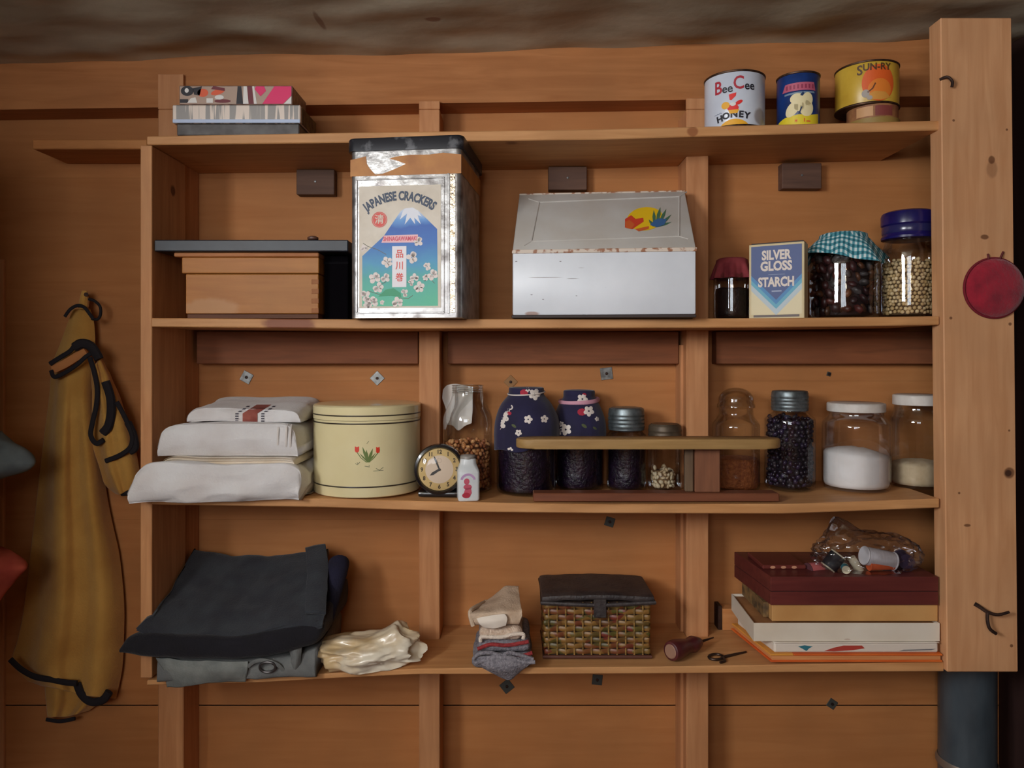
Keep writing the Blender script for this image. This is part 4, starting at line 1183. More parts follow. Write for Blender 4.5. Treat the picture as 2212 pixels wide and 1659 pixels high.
drape_strip(l4, 508, 515, DSTR, 'stitched_line', dashed=True); drape_strip(l4, 564, 571, DSTR, 'stitched_line', dashed=True)

# cream canister with tulips
c, R = jar_base(679, 909, .118, S3)
zt = ZZ(876, .02) - c.z
CRM = plain('cream_enamel', (234, 222, 178), .16, c2=(228, 214, 166), var_scale=8)
can_ = thing('tulip_canister', 'large cream enamel canister with dark lines and painted red tulips', 'canister', c)
link_bm('canister_wall', bm_lathe([(R - .004, 0), (R - .001, .002), (R, .006), (R, zt * .835)], 72, c, True, False), CRM, can_)
lo = link_bm('canister_lid', bm_lathe([(R + .0006, zt * .838), (R + .0012, zt * .842), (R + .0012, zt * .98), (R - .002, zt * .995), (R - .008, zt), (R * .6, zt + .002), (0, zt + .003)], 72, c, True, False), CRM, can_)
LINE = plain('dark_enamel_line', (62, 54, 44), .35)
def line_ring(z, par): link_bm('painted_line', bm_lathe([(R + .0013, z), (R + .0018, z + .0014), (R + .0013, z + .0028)], 72, c, False, False), LINE, par)
line_ring(zt * .885, lo); line_ring(zt * .80 , can_); line_ring(zt * .115, can_)
fa = math.atan2(-(CAM_D + c.y), -c.x)
mp = map_cyl(c, R, fa)
GRN = C_('leaf_green', (104, 124, 62)); TUL = C_('tulip_red', (222, 60, 38)); SGR = C_('sketch_grey', (122, 122, 92))
u0, v0 = .001, .078
leaves = []
for (dx, dy, w_) in ((-.012, .034, .006), (.010, .030, .006), (-.004, .028, .005), (.016, .020, .004), (-.018, .020, .004)):
    leaves.append([(u0 - w_ * .4, v0), (u0 + dx * .6 - w_ / 2, v0 + dy * .6), (u0 + dx, v0 + dy), (u0 + dx * .6 + w_ / 2, v0 + dy * .6), (u0 + w_ * .4, v0)])
emit2d('leaf', leaves, mp, GRN, can_, .0005, cut=.006)
emit2d('tulip', [[(-.027, .103), (-.025, .100), (-.020, .100), (-.018, .104), (-.018, .113), (-.0225, .111), (-.027, .113)], [(.018, .100), (.020, .097), (.025, .098), (.026, .103), (.0255, .111), (.022, .109), (.018, .111)]], mp, TUL, can_, .0005, cut=.006)
emit2d('stem', [stroke2d([(-.0225, .100), (-.014, .088), (-.002, .078)], .0016), stroke2d([(.022, .098), (.014, .088), (.003, .078)], .0016)], mp, GRN, can_, .0004, cut=.006)
emit2d('sketch_mark', [stroke2d([(-.026, .076), (-.022, .073), (-.016, .079)], .0014), stroke2d([(-.022, .078), (-.020, .074)], .0012), stroke2d([(.018, .064), (.026, .060), (.034, .066)], .0014), stroke2d([(.012, .059), (.034, .059)], .001), stroke2d([(-.006, .070), (.004, .068), (.003, .072)], .0016), stroke2d([(-.002, .118), (.003, .124)], .001)], mp, SGR, can_, .0004, cut=.006, joined=True)

# alarm clock
Yk = .045; kc = PT(949, 1014, Yk); zb = zs(S3, 950) + .0006
ck = thing('alarm_clock', 'round black alarm clock with a cream dial beside the canister', 'clock', (kc.x, Yk + .025, zb))
BLK = plain('black_lacquer', (22, 20, 24), .25, coat=.4)
Rk = .0525
RX = Matrix.Translation(kc) @ Matrix.Rotation(.10, 4, 'Z') @ Matrix.Rotation(-.06, 4, 'X') @ Matrix.Rotation(PI / 2, 4, 'X')
b = bm_lathe([(0, -.05), (.034, -.05), (.048, -.036), (Rk + .004, -.012), (Rk + .004, -.002), (Rk + .002, .004), (Rk - .003, .006), (Rk - .005, .003), (Rk - .006, -.001), (0, -.001)], 64); b.transform(RX)
link_bm('case', b, BLK, ck)
b = bm_lathe([(0, 0), (Rk - .006, 0), (Rk - .006, .0006), (0, .0006)], 56); b.transform(RX)
dial = link_bm('dial', b, plain('dial_cream', (222, 194, 132), .5, c2=(212, 180, 116), var_scale=40), ck)
b = bm_lathe([(0, .0007), (.031, .0007), (.031, .0011), (0, .0011)], 48); b.transform(RX)
link_bm('inner_dial', b, plain('dial_white', (226, 206, 184), .5), dial)
mpk = lambda u, v, off: RX @ Vector((u, v, .0008 + off))
NUM = C_('numeral', (74, 58, 34))
for i in range(1, 13):
    a = PI / 2 - i * PI / 6
    emit2d('numeral', [text2d(str(i), .0125, .0385 * math.cos(a), .0385 * math.sin(a), .9, .0005)], mpk, NUM, dial, .0003)
HAND = C_('hand', (66, 66, 66))
def hand(ang, l, w_, nm, off):
    d = (math.sin(ang), math.cos(ang)); n_ = (d[1], -d[0])
    emit2d(nm, [[(-n_[0] * w_ / 2, -n_[1] * w_ / 2), (d[0] * l * .7 - n_[0] * w_ * .7, d[1] * l * .7 - n_[1] * w_ * .7), (d[0] * l, d[1] * l), (d[0] * l * .7 + n_[0] * w_ * .7, d[1] * l * .7 + n_[1] * w_ * .7), (n_[0] * w_ / 2, n_[1] * w_ / 2)]], mpk, HAND, ck, off)
hand(math.radians(238), .025, .0045, 'hour_hand', .0010); hand(math.radians(338), .034, .0030, 'minute_hand', .0013)
b = bm_lathe([(.003, 0), (.003, .002), (0, .0025)], 14); b.transform(RX @ Matrix.Translation((0, 0, .0011)))
link_bm('hand_hub', b, HAND, ck)
emit2d('alarm_dial_mark', [ring2d(.0, .0195, .0045, .005, 20)], mpk, C_('mark_tan', (170, 150, 130)), dial, .0005)
b = bm_lathe([(Rk - .005, .0035), (Rk * .8, .0075), (Rk * .45, .0105), (0, .0115)], 48, cap_bot=False, cap_top=False); b.transform(RX)
link_bm('clock_glass', b, DOME, ck)
link_bm('foot', bm_rbox((kc.x - .048, Yk - .004, zb), (kc.x + .048, Yk + .05, zb + .014), .006, (10, 5, 3)), BLK, ck)

# white milk-glass shaker with red print
zb = zs(S3, 1016) + .0006; a0 = math.radians(8)
sk = thing('milk_glass_shaker', 'small white shaker bottle with faded red print in front of the clock', 'shaker', (XX(1010, .02), .036, zb), a0)
MILK = plain('milk_glass', (218, 222, 224), .3, c2=(206, 210, 212), var_scale=20)
def oct_sec(w_, d_, ch, z): return [Vector((x, y, z)) for x, y in ((-w_ + ch, -d_), (w_ - ch, -d_), (w_, -d_ + ch), (w_, d_ - ch), (w_ - ch, d_), (-w_ + ch, d_), (-w_, d_ - ch), (-w_, -d_ + ch))]
b = bmesh.new(); secs = [oct_sec(.0225, .026, .004, 0.0), oct_sec(.0235, .027, .004, .004), oct_sec(.0235, .027, .004, .062), oct_sec(.021, .024, .007, .071), oct_sec(.018, .019, .008, .078), oct_sec(.0165, .017, .007, .090)]
rows = [[b.verts.new(p) for p in s] for s in secs]
for p, q in zip(rows[:-1], rows[1:]):
    for i in range(8): b.faces.new((p[i], p[(i + 1) % 8], q[(i + 1) % 8], q[i]))
b.faces.new(rows[0][::-1]); b.faces.new(rows[-1])
bmesh.ops.bevel(b, geom=[e for e in b.edges], offset=.0012, segments=1, profile=.5, affect='EDGES')
link_bm('bottle', b, MILK, sk, local=True, angle=.5)
link_bm('neck_band', bm_lathe([(.0155, .088), (.017, .089), (.017, .095), (.015, .097), (0, .097)], 24, cap_bot=False), plain('worn_cap', (176, 172, 166), .4, .4, c2=(120, 112, 104), var_scale=50), sk, local=True)
mp = map_plane((0, -.027, 0), (1, 0, 0), (0, 0, 1), (0, -1, 0))
PR = C_('faded_red', (196, 84, 104)); PR2 = C_('deep_red', (176, 40, 62)); PU = C_('faded_violet', (186, 150, 190))
emit2d('arched_print', [([(r * math.cos(a * PI / 12) - .002, .043 + r * math.sin(a * PI / 12)) for r in (.0125, .0175) for a in range(1, 12)], [(i, i + 1, 12 + i, 11 + i) for i in range(10)])], mp, PU, sk, .0004, local=True)
emit2d('red_figure_patch', [ell(-.005, .043, .006, .007), ell(-.003, .031, .009, .006), [(-.014, .010), (.0, .008), (.006, .018), (.004, .030), (-.008, .028)]], mp, PR, sk, .0006, local=True)
emit2d('red_base_patch', [ell(-.006, .013, .009, .006)], mp, PR2, sk, .0009, local=True)

# jar of nuts with the paper behind it
c, R = jar_base(957, 1064, .15, S3)
t = thing('nut_jar', 'open glass jar half full of nuts behind the clock', 'jar', c)
zt = ZZ(836, .09) - c.z
jar_glass(t, c, R, zt * .66, R * .62, zt, GLASS); neck_threads(t, c, R * .62, zt, GLASSD)
NU = [plain('nut_%d' % i, col, .5) for i, col in enumerate(((190, 128, 76), (164, 98, 56), (206, 150, 98), (140, 82, 46)))]
beans('shelled_nuts', 'brown shelled nuts in the open jar behind the clock', 'nuts', c, R - .004, zt * .42, .0115, NU, 11, .75, plain('nut_core', (96, 56, 34), .8), long=1.25)
PW = plain('white_paper', (228, 224, 220), .7, c2=(216, 206, 196), var_scale=16)
Yp = .19
rowsP = [[PT(x, y, Yp + dy) for x, y, dy in r] for r in (
    [(957, 842, 0), (966, 832, .01), (985, 829, .012), (1006, 833, .008), (1021, 836, 0)],
    [(956, 862, 0), (970, 860, .012), (985, 858, .014), (1004, 858, .010), (1021, 858, 0)],
    [(963, 884, .004), (974, 884, .012), (988, 884, .012), (1004, 884, .010), (1021, 884, .002)],
    [(964, 905, .006), (975, 908, .012), (990, 910, .012), (1005, 908, .010), (1020, 904, .004)],
    [(966, 918, .006), (978, 920, .012), (990, 930, .012), (1005, 920, .010), (1019, 914, .004)])]
b = bm_loft(rowsP, 24, 24, .0008, 30, 2, closed=False, caps=False)
o = link_bm('curled_paper', b, PW, label='curled white paper sticking up behind the jar of nuts', cat='paper', angle=2.5); solidify(o, .0012)
legp = None

# two jars dressed in navy blossom cloth
NAVYC = plain('navy_cloth', (30, 25, 66), .85, c2=(22, 18, 50), var_scale=20, sheen=.2)
DKP_ = plain('dark_berries', (44, 26, 54), .35, c2=(22, 14, 30), var_scale=120, bump=.9, bump_scale=150)
BLS = C_('blossom_cream', (226, 216, 208), .8); BRED = C_('blossom_red', (172, 40, 62), .8); BGRN = C_('leaf_dull', (84, 92, 60), .8)
def navy_jar(name, label, flabel, px0, px1, py_top, Yc, band_mat, band_z, seed, spec, rn=.52, sh=.62, cover=.48, droop=0.0):
    c, R = jar_base(px0, px1, Yc, S3)
    t = thing(name, label, 'jar', c)
    zt = ZZ(py_top, Yc - .04) - c.z
    Rg = R * .93
    jar_glass(t, c, Rg, zt * .58, Rg * .55, zt * .92, GLASSD)
    fill('dark_berries', flabel, 'berries', c, Rg - .004, zt * .56, DKP_, .004, seed)
    segs = 72; b = bmesh.new(); rings = []
    prof = [(0, zt - .004), (R * rn * .8, zt - .002), (R * rn, zt), (R * rn * 1.03, zt - .008), (R * (rn + .03), zt * .93), (R * .78, zt * .84), (R * .95, zt * .72), (R * 1.0, zt * .62), (R * 1.0, zt * .55), (R * 1.0, zt * cover)]
    prof = [(0, zt - .004)] + smooth_prof(prof[1:], 40)
    def rad(f, a, z):
        k = max(0, (zt * .9 - z) / zt)
        return f * (1 + .03 * k * math.sin(a * 9 + seed) + .02 * k * math.sin(a * 17 + seed * 2))
    for r, z in prof:
        ring = []
        for k in range(segs):
            a = 2 * PI * k / segs
            q = max(0, (zt * .8 - z)) / (zt * .4)
            zz = z + droop * q * math.sin(a * 1.0 + .9) + .004 * q * math.sin(a * 5 + seed)
            rr = rad(r, a, z)
            ring.append(b.verts.new(c + Vector((rr * math.cos(a), rr * math.sin(a), zz))))
        rings.append(ring)
    for p, q in zip(rings[:-1], rings[1:]):
        for k in range(segs):
            l = (k + 1) % segs; b.faces.new((p[k], p[l], q[l], q[k]))
    cov = link_bm('blossom_cloth', b, NAVYC, t, angle=2.5)
    me = cov.data; Mw = M_of(cov)
    bvh = BVHTree.FromPolygons([Mw @ v.co for v in me.vertices], [tuple(p.vertices) for p in me.polygons])
    solidify(cov, .0014, 1)
    o = Vector((0, -CAM_D, CZ))
    def stick(polys_px, mat, nm):
        bb = bmesh.new()
        for poly in polys_px:
            vs = []
            for px, py in poly:
                d = (PT(px, py, 0) - o).normalized(); h_ = bvh.ray_cast(o, d)
                if h_[0] is None: vs = None; break
                vs.append(bb.verts.new(h_[0] - d * .0022))
            if vs: 
                cen = bb.verts.new(sum((v.co for v in vs), Vector()) / len(vs) + Vector((0, -.0006, 0)))
                for i in range(len(vs)): bb.faces.new((vs[i], vs[(i + 1) % len(vs)], cen))
        if len(bb.faces): link_bm(nm, bb, mat, cov, smooth=False, kind='stuff')
        else: bb.free()
    white, red, grn = spec
    fl = []
    for x, y, r in white:
        for k in range(5):
            a = k * 2 * PI / 5 + x
            fl.append(ell(x + r * .62 * math.cos(a), y + r * .62 * math.sin(a), r * .48, r * .42, 8, a))
    stick(fl, BLS, 'printed_blossom')
    stick([ell(x, y, r, r * .8, 9) for x, y, r in red], BRED, 'printed_red_flower')
    stick([ell(x, y, r, r * .5, 8, .6) for x, y, r in grn], BGRN, 'printed_leaf')
    # tie band round the neck
    zq = zt * band_z; rb = max(r for r, z in prof if abs(z - zq) < .006) + .003
    pth = [c + Vector((rb * math.cos(2 * PI * k / 48), rb * math.sin(2 * PI * k / 48), zt * band_z + .004 * math.sin(2 * PI * k / 48 + .8))) for k in range(48)]
    link_bm('tie_band', bm_tube(pth, .0016 if band_mat == BLS else .0055, 6, closed=True, flat=.5 if band_mat != BLS else 1), band_mat, t)
    return t
navy_jar('navy_cloth_jar', 'jar of dark berries in navy blossom cloth tied with thin white cord', 'dark berries in the jar with the thin white cord', 1068, 1206, 840, .132, BLS, .955, 1,
         ([(1092, 880, 15), (1085, 900, 14), (1080, 916, 12), (1155, 852, 12), (1176, 905, 8), (1120, 935, 7), (1141, 906, 9), (1140, 842, 5), (1075, 972, 8), (1102, 972, 6)], [(1132, 848, 9), (1076, 924, 7), (1100, 893, 5), (1190, 870, 7)], [(1110, 920, 6)]), droop=.02)
RIBB = plain('pink_ribbon', (206, 150, 168), .6)
navy_jar('ribbon_tied_jar', 'jar of dark berries in navy blossom cloth tied with pink ribbon', 'dark berries in the jar with the pink ribbon', 1194, 1308, 846, .188, RIBB, .90, 5,
         ([(1258, 862, 11), (1272, 888, 11), (1222, 928, 12), (1203, 934, 9), (1212, 916, 6), (1290, 905, 5)], [(1257, 890, 10), (1200, 905, 7), (1262, 853, 5)], [(1262, 920, 7), (1285, 925, 5)]), rn=.56, droop=.0)

# small mason jar with zinc lid (behind the sleeve board)
c, R = jar_base(1310, 1396, .175, S3)
t = thing('zinc_lidded_jar', 'small dark jar with a grey ribbed zinc lid behind the sleeve board', 'jar', c)
zt = ZZ(884, .14) - c.z
jar_glass(t, c, R, zt * .66, R * .82, zt * .80, GLASSD)
screw_lid(t, c, R * .90, zt * .735, zt * .265, ZINC, 4, .002)
fill('dried_berries', 'dark dried berries in the small zinc lidded jar', 'berries', c, R - .004, zt * .58, DKP_, .004, 9)

# little jar with pale beans
c, R = jar_base(1398, 1474, .165, S3)
t = thing('bean_jar', 'small brown-lidded jar with a few pale beans behind the sleeve board', 'jar', c)
zt = ZZ(920, .14) - c.z
jar_glass(t, c, R, zt * .66, R * .84, zt * .84, GLASSD)
screw_lid(t, c, R * .93, zt * .80, zt * .2, plain('brown_lid', (98, 84, 68), .5, .4, c2=(72, 60, 48), var_scale=40), 2, .003)
WB = [plain('pale_bean_%d' % i, col, .5) for i, col in enumerate(((226, 210, 180), (210, 186, 150)))]
beans('pale_beans', 'few pale beans lying in the small jar behind the sleeve board', 'beans', c + Vector((-.004, 0, 0)), R * .74, zt * .28, .0115, WB, 21, .6, plain('bean_core', (130, 100, 70), .8), long=1.3)

# sleeve board standing on the shelf
zb = max(zs(S3, 1160), zs(S3, 1680), zs(S3, 1400)) + .0008
SLV = wood('sleeve_board_wood', (176, 140, 88), (150, 114, 66), 'X', 8, rough=.55)
SLD = wood('sleeve_base_wood', (132, 78, 52), (106, 60, 40), 'X', 8, rough=.5)
zb = CZ + (764 - 1087) / 1000 + .0008
zb = max(zb, shelf_z(S3, XX(1690)) + .0008, shelf_z(S3, XX(1150)) + .0008)
sv = thing('sleeve_board', 'small wooden sleeve ironing board standing in front of the jars', 'ironing board', (XX(1415, .03), .05, zb))
link_bm('base', bm_box((XX(1152, .012), .012, zb), (XX(1684, .012), .056, zb + .018), .002, 1), SLD, sv, smooth=False)
def board_top(px0, px1, yf, yb, z0, z1, r):
    b = bmesh.new(); xa, xb = XX(px0, yf), XX(px1, yf); ym = (yf + yb) / 2; hy = (yb - yf) / 2; pts = []
    for k in range(13):
        a = -PI / 2 + PI * k / 12; pts.append((xb - r + r * math.cos(a), ym + hy * math.sin(a)))
    for k in range(13):
        a = PI / 2 + PI * k / 12; pts.append((xa + r + r * math.cos(a), ym + hy * math.sin(a)))
    lo_ = [b.verts.new((x, y, z0)) for x, y in pts]; hi_ = [b.verts.new((x, y, z1)) for x, y in pts]; n = len(pts)
    for i in range(n): b.faces.new((lo_[i], lo_[(i + 1) % n], hi_[(i + 1) % n], hi_[i]))
    b.faces.new(lo_[::-1]); b.faces.new(hi_)
    bmesh.ops.bevel(b, geom=[e for e in b.edges if abs(e.verts[0].co.z - e.verts[1].co.z) < 1e-6], offset=.004, segments=2, profile=.5, affect='EDGES')
    return b
link_bm('pressing_board', board_top(1115, 1696, -.014, .050, ZZ(970, -.01), ZZ(970, -.01) + .021, .04), SLV, sv, angle=.7)
link_bm('upright', bm_box((XX(1500, .03), .022, zb + .0182), (XX(1554, .03), .046, ZZ(970, -.01) - .0004), .002, 1), wood('upright_wood', (142, 92, 64), (112, 70, 50), 'Z', 10), sv, smooth=False)
link_bm('brace', bm_box((XX(1478, .04), .03, zb + .0182), (XX(1496, .04), .046, ZZ(970, -.01) - .0004), .002, 1), wood('brace_wood', (120, 96, 72), (92, 72, 56), 'Z', 10), sv, smooth=False)

# lentil jar with a glass stopper lid
c, R = jar_base(1538, 1642, .175, S3)
t = thing('lentil_jar', 'clear jar with rounded glass lid and orange lentils behind the sleeve board', 'jar', c)
zt = ZZ(838, .15) - c.z
jar_glass(t, c, R, zt * .62, R * .72, zt * .80, GLASS)
prof = [(R * .74, zt * .80), (R * .80, zt * .805), (R * .80, zt * .83), (R * .74, zt * .85)] + [(R * .74 * math.cos(a * PI / 16), zt * .88 + zt * .12 * math.sin(a * PI / 16)) for a in range(9)]
shell(t, 'glass_lid', c, prof, GLASSD)
fill('orange_lentils', 'orange brown lentils in the jar with the rounded glass lid', 'lentils', c, R - .004, zt * .31, plain('lentil', (176, 104, 54), .7, c2=(140, 74, 36), var_scale=150, bump=.8, bump_scale=260), .0015, 31)

# jar of dark beans with zinc lid
c, R = jar_base(1650, 1762, .165, S3)
t = thing('dark_bean_jar', 'jar full of blackish beans with a grey zinc screw lid beside the flour jar', 'jar', c)
zt = ZZ(846, .13) - c.z
jar_glass(t, c, R, zt * .70, R * .66, zt * .85, GLASS)
screw_lid(t, c, R * .72, zt * .80, zt * .20, ZINC, 4, .001)
DB = [plain('dark_bean_%d' % i, col, .3) for i, col in enumerate(((40, 30, 46), (60, 54, 62), (30, 22, 36), (52, 40, 66)))]
beans('dark_beans', 'glossy blackish beans filling the zinc capped jar', 'beans', c, R - .004, zt * .68, .013, DB, 41, .7, plain('dark_core', (26, 20, 28), .6), long=1.25)

# flour jar
GLASSF = glass('floury_glass', (248, 249, 251), .05, .9, .03)
c, R = jar_base(1773, 1925, .135, S3)
t = thing('flour_jar', 'wide glass jar half full of white flour with a white lid', 'jar', c)
zt = ZZ(872, .10) - c.z
jar_glass(t, c, R, zt * .74, R * .80, zt * .93, GLASSF, .012)
screw_lid(t, c, R * .85, zt * .90, zt * .10, WLID, 0, .001)
fill('flour', 'white flour filling the lower half of the wide jar', 'flour', c, R - .004, zt * .42, plain('flour_white', (236, 232, 228), .95, c2=(226, 220, 214), var_scale=20), .0012, 51, top=.012, tilt=-.08)

# right-hand jar, partly behind the post
c, R = jar_base(1920, 2046, .15, S3)
t = thing('meal_jar', 'glass jar with white lid and pale meal at the bottom beside the post', 'jar', c)
zt = ZZ(854, .12) - c.z
jar_glass(t, c, R, zt * .70, R * .84, zt * .92, GLASS, .012)
screw_lid(t, c, R * .90, zt * .89, zt * .11, WLID, 0, .001)
fill('pale_meal', 'beige meal at the bottom of the jar beside the post', 'meal', c, R - .004, zt * .26, plain('meal_beige', (196, 178, 150), .95, c2=(176, 156, 126), var_scale=40), .0015, 61, top=.008)
# ---------------------------------------------------------------- lowest shelf
def wear(name, label, cat, secs, nu, nv, mat, amp, freq, seed, zmin=None, aniso=(1, 1, 1), parent=None, group=None, part=None):
    b = bm_loft(secs, nu, nv, amp, freq, seed, aniso=aniso)
    if zmin is not None:
        for v in b.verts: v.co.z = max(v.co.z, zmin(v.co) if callable(zmin) else zmin)
    return link_bm(name, b, mat, parent, label=label, cat=cat, group=group, angle=2.5)
WOOL_S = plain('slate_wool', (52, 56, 62), .95, c2=(38, 40, 48), var_scale=20, bump=.4, bump_scale=260, sheen=.15)
WOOL_B = plain('black_wool', (18, 16, 26), .95, c2=(12, 10, 18), var_scale=20, bump=.4, bump_scale=260, sheen=.1)
WOOL_N = plain('navy_wool', (28, 26, 52), .95, c2=(20, 18, 38), var_scale=20, bump=.4, bump_scale=260)
GREYC = plain('grey_cotton', (118, 120, 118), .9, c2=(98, 100, 100), var_scale=20, bump=.3, bump_scale=240)
zf4 = lambda co: shelf_z(S4, co.x) + .001
# grey garment at the bottom, spilling over the shelf edge
def P3(l): return [PT(*q) for q in l]
secs = []
for px, top, drop in ((345, 1420, 1440), (380, 1422, 1452), (440, 1424, 1470), (520, 1424, 1466), (600, 1420, 1462), (650, 1412, 1455), (684, 1402, 1440)):
    zsh = shelf_z(S4, XX(px)); zt = ZZ(top, -.02)
    x = XX(px, -.01)
    secs.append([Vector((x, .21, zsh + .002)), Vector((x, .21, zt)), Vector((x, .10, zt)), Vector((x, .0, zt)), Vector((x, -.022, zt - .008)), Vector((x, -.026, zsh + .014)), Vector((x, -.010, zsh + .003)), Vector((x, .05, zsh + .002)), Vector((x, .13, zsh + .002))])
g = thing('grey_garment', 'grey cotton garment with straps spilling over the shelf edge under the dark clothes', 'clothing', PT(520, 1466, .05))
b = bm_loft(secs, 48, 70, .004, 22, 3)
for v in b.verts:
    if v.co.y > -.004: v.co.z = max(v.co.z, shelf_z(S4, v.co.x) + .0012)
link_bm('folded_body', b, GREYC, g, angle=2.5)
# cloth tongue hanging over the edge
rows = [P3(r) for r in (
    [(338, 1420, -.024), (400, 1426, -.030), (460, 1428, -.032), (535, 1428, -.030)],
    [(350, 1442, -.026), (405, 1446, -.034), (470, 1446, -.034), (535, 1442, -.032)],
    [(358, 1460, -.020), (405, 1462, -.030), (470, 1460, -.030), (533, 1458, -.028)],
    [(362, 1484, -.012), (400, 1482, -.020), (450, 1474, -.020), (530, 1472, -.018)])]
o = link_bm('hanging_flap', bm_loft(rows, 40, 26, .0022, 30, 5, closed=False, caps=False), plain('pale_grey_cotton', (132, 136, 132), .9, c2=(108, 112, 110), var_scale=26, bump=.3, bump_scale=240), g, angle=2.5); solidify(o, .003)
rows = [P3(r) for r in ([(622, 1398, -.022), (636, 1400, -.032), (652, 1398, -.024)], [(630, 1420, -.026), (640, 1422, -.036), (650, 1420, -.028)], [(630, 1438, -.022), (638, 1440, -.030), (648, 1438, -.024)], [(632, 1456, -.010), (640, 1456, -.016), (646, 1450, -.012)])]
o = link_bm('strap_end', bm_loft(rows, 16, 20, .001, 30, 6, closed=False, caps=False), GREYC, g, angle=2.5); solidify(o, .003)
pth = [PT(578 + 17 * math.cos(a * PI / 16), 1441 + 11 * math.sin(a * PI / 16), -.034 + .004 * math.sin(a * PI / 16)) for a in range(32)]
link_bm('buckle_ring', bm_tube(pth, .0028, 8, closed=True), plain('dull_buckle', (92, 88, 88), .4, .7), g)
pth = cat_rom(P3([(535, 1440, -.030), (552, 1428, -.036), (575, 1427, -.036), (600, 1436, -.034), (612, 1448, -.028)]), 20)
link_bm('strap_loop', bm_tube(pth, .0045, 6, flat=.4), GREYC, g)

# black garment, one thick fold
secs = []
for px0_, ptop, pbot, yf in ((258, 1392, 1414, -.040), (275, 1372, 1418, -.043), (320, 1366, 1425, -.050), (400, 1372, 1430, -.052), (480, 1374, 1430, -.052), (560, 1366, 1424, -.050), (630, 1354, 1412, -.046), (680, 1338, 1396, -.036), (698, 1336, 1376, -.020)):
    x = XX(px0_, yf); zt, zb = ZZ(ptop, yf), ZZ(pbot, yf)
    secs.append([Vector((x, .205, zb + .002)), Vector((x, .205, zb + .055)), Vector((x, .10, zt + .006)), Vector((x, .01, zt - .008)), Vector((x, yf + .012, zt - .006)), Vector((x, yf, (zt + zb) / 2)), Vector((x, yf + .010, zb + .003)), Vector((x, .02, zb)), Vector((x, .10, zb))])
bb_ = wear('black_garment', 'thickly folded black garment beneath the slate grey one', 'clothing', secs, 56, 80, WOOL_B, .003, 16, 7)
for v in bb_.data.vertices:
    w_ = M_of(bb_) @ v.co
    if w_.y > -.006 and w_.x < -.773: v.co.x += -.773 - w_.x
# slate garment on top: slopes up to the wall
secs = []
for f, (pf, pb) in enumerate(((0, 0), (.06, .06), (.2, .2), (.4, .4), (.6, .6), (.8, .8), (.94, .94), (1, 1))):
    t_ = pf
    xf = 296 + (700 - 296) * t_; xb_ = 402 + (706 - 402) * t_
    yf_ = 1352 + 22 * math.sin(PI * min(1, t_ * 1.25)) - 8 * t_
    yb_ = 1186 + 16 * math.sin(PI * t_)
    e = .008 if t_ in (0, 1) else .013
    Pf, Pm, Pb = PT(xf, yf_, -.030), PT((xf + xb_) / 2, (yf_ + yb_) / 2 - 6, .09), PT(xb_, yb_, .20)
    dn = Vector((0, .004, -e))
    secs.append([Pb, (Pm + Pb) / 2, Pm, (Pf * .5 + Pm * .5), Pf, Pf + Vector((0, -.004, -e * .5)), Pf + dn, (Pf + Pm) / 2 + dn, Pm + dn, Pb + Vector((0, 0, -.045)), Pb + Vector((0, .012, -.02))])
sl_ = thing('slate_garment', 'dark slate grey folded sweater on top of the clothes pile', 'clothing', PT(500, 1375, .05))
for i_, sec in enumerate(secs):
    for p_ in sec:
        if p_.y > -.006: p_.x = max(p_.x, -.772)
b = bm_loft(secs, 72, 96, .0052, 17, 11)
for v in b.verts:
    if v.co.y > -.004: v.co.x = max(v.co.x, -.7725)
    v.co.y = min(v.co.y, .232)
link_bm('sweater_body', b, WOOL_S, sl_, angle=2.5)
rows = [P3(r) for r in ([(660, 1195, .19), (684, 1188, .19), (703, 1186, .19)], [(664, 1235, .12), (690, 1228, .12), (708, 1235, .12)], [(662, 1290, .05), (690, 1284, .05), (705, 1290, .05)], [(660, 1335, -.015), (686, 1335, -.015), (703, 1338, -.01)])]
for r in rows:
    for p_ in r: p_.z += .010
o = link_bm('sleeve_fold', bm_loft(rows, 20, 30, .0015, 20, 4, closed=False, caps=False), WOOL_S, sl_, angle=2.5); solidify(o, .007)
# navy roll poking out at the right
pth = cat_rom(P3([(704, 1352, .06), (714, 1305, .085), (724, 1258, .11), (731, 1224, .13), (732, 1214, .14)]), 26)
rad_ = [.012 + .012 * math.sin(PI * min(1, i / 20) / 2) for i in range(26)]; rad_[-1] = .012; rad_[-2] = .019
link_bm('navy_sock_roll', bm_tube(pth, rad_, 16), WOOL_N, label='rolled navy knit poking out beside the slate grey sweater', cat='clothing')

# crumpled pale plastic bag
BAGM = plain('cream_plastic', (232, 222, 202), .28, c2=(206, 178, 134), var_scale=9, coat=.3, ramp=(.4, .6))
b = bmesh.new(); bmesh.ops.create_icosphere(b, subdivisions=5, radius=1.0)
cb = PT(795, 1404, .035); zf = zs(S4, 800) + .002
for v in b.verts:
    n_ = v.co.copy()
    q = n_ * 1.5; q.x *= .7
    rd = 1 - .42 * abs(noise.noise(q + Vector((5, 0, 0)))) - .20 * abs(noise.noise(q * 2.1 + Vector((0, 3, 1)))) - .035 * abs(noise.noise(q * 5))
    p = Vector((n_.x * .115, n_.y * .060, n_.z * .046)) * rd * 1.18
    s_ = (n_.x + .1)
    if n_.z > 0: p.z *= (.70 + .75 * max(0, n_.x) ** 1.1)       # taller on the right
    pk_ = math.exp(-((n_.x - .55) ** 2) / .03) * max(0, n_.z) ** 3
    p.z += .038 * pk_; p.x += .012 * pk_
    w = cb + p
    w.z = max(w.z, shelf_z(S4, w.x) + .0016 + .001 * noise.noise(q * 3))
    v.co = w
link_bm('plastic_bag', b, BAGM, label='crumpled cream plastic bag lying beside the folded dark clothes', cat='bag', angle=1.2)

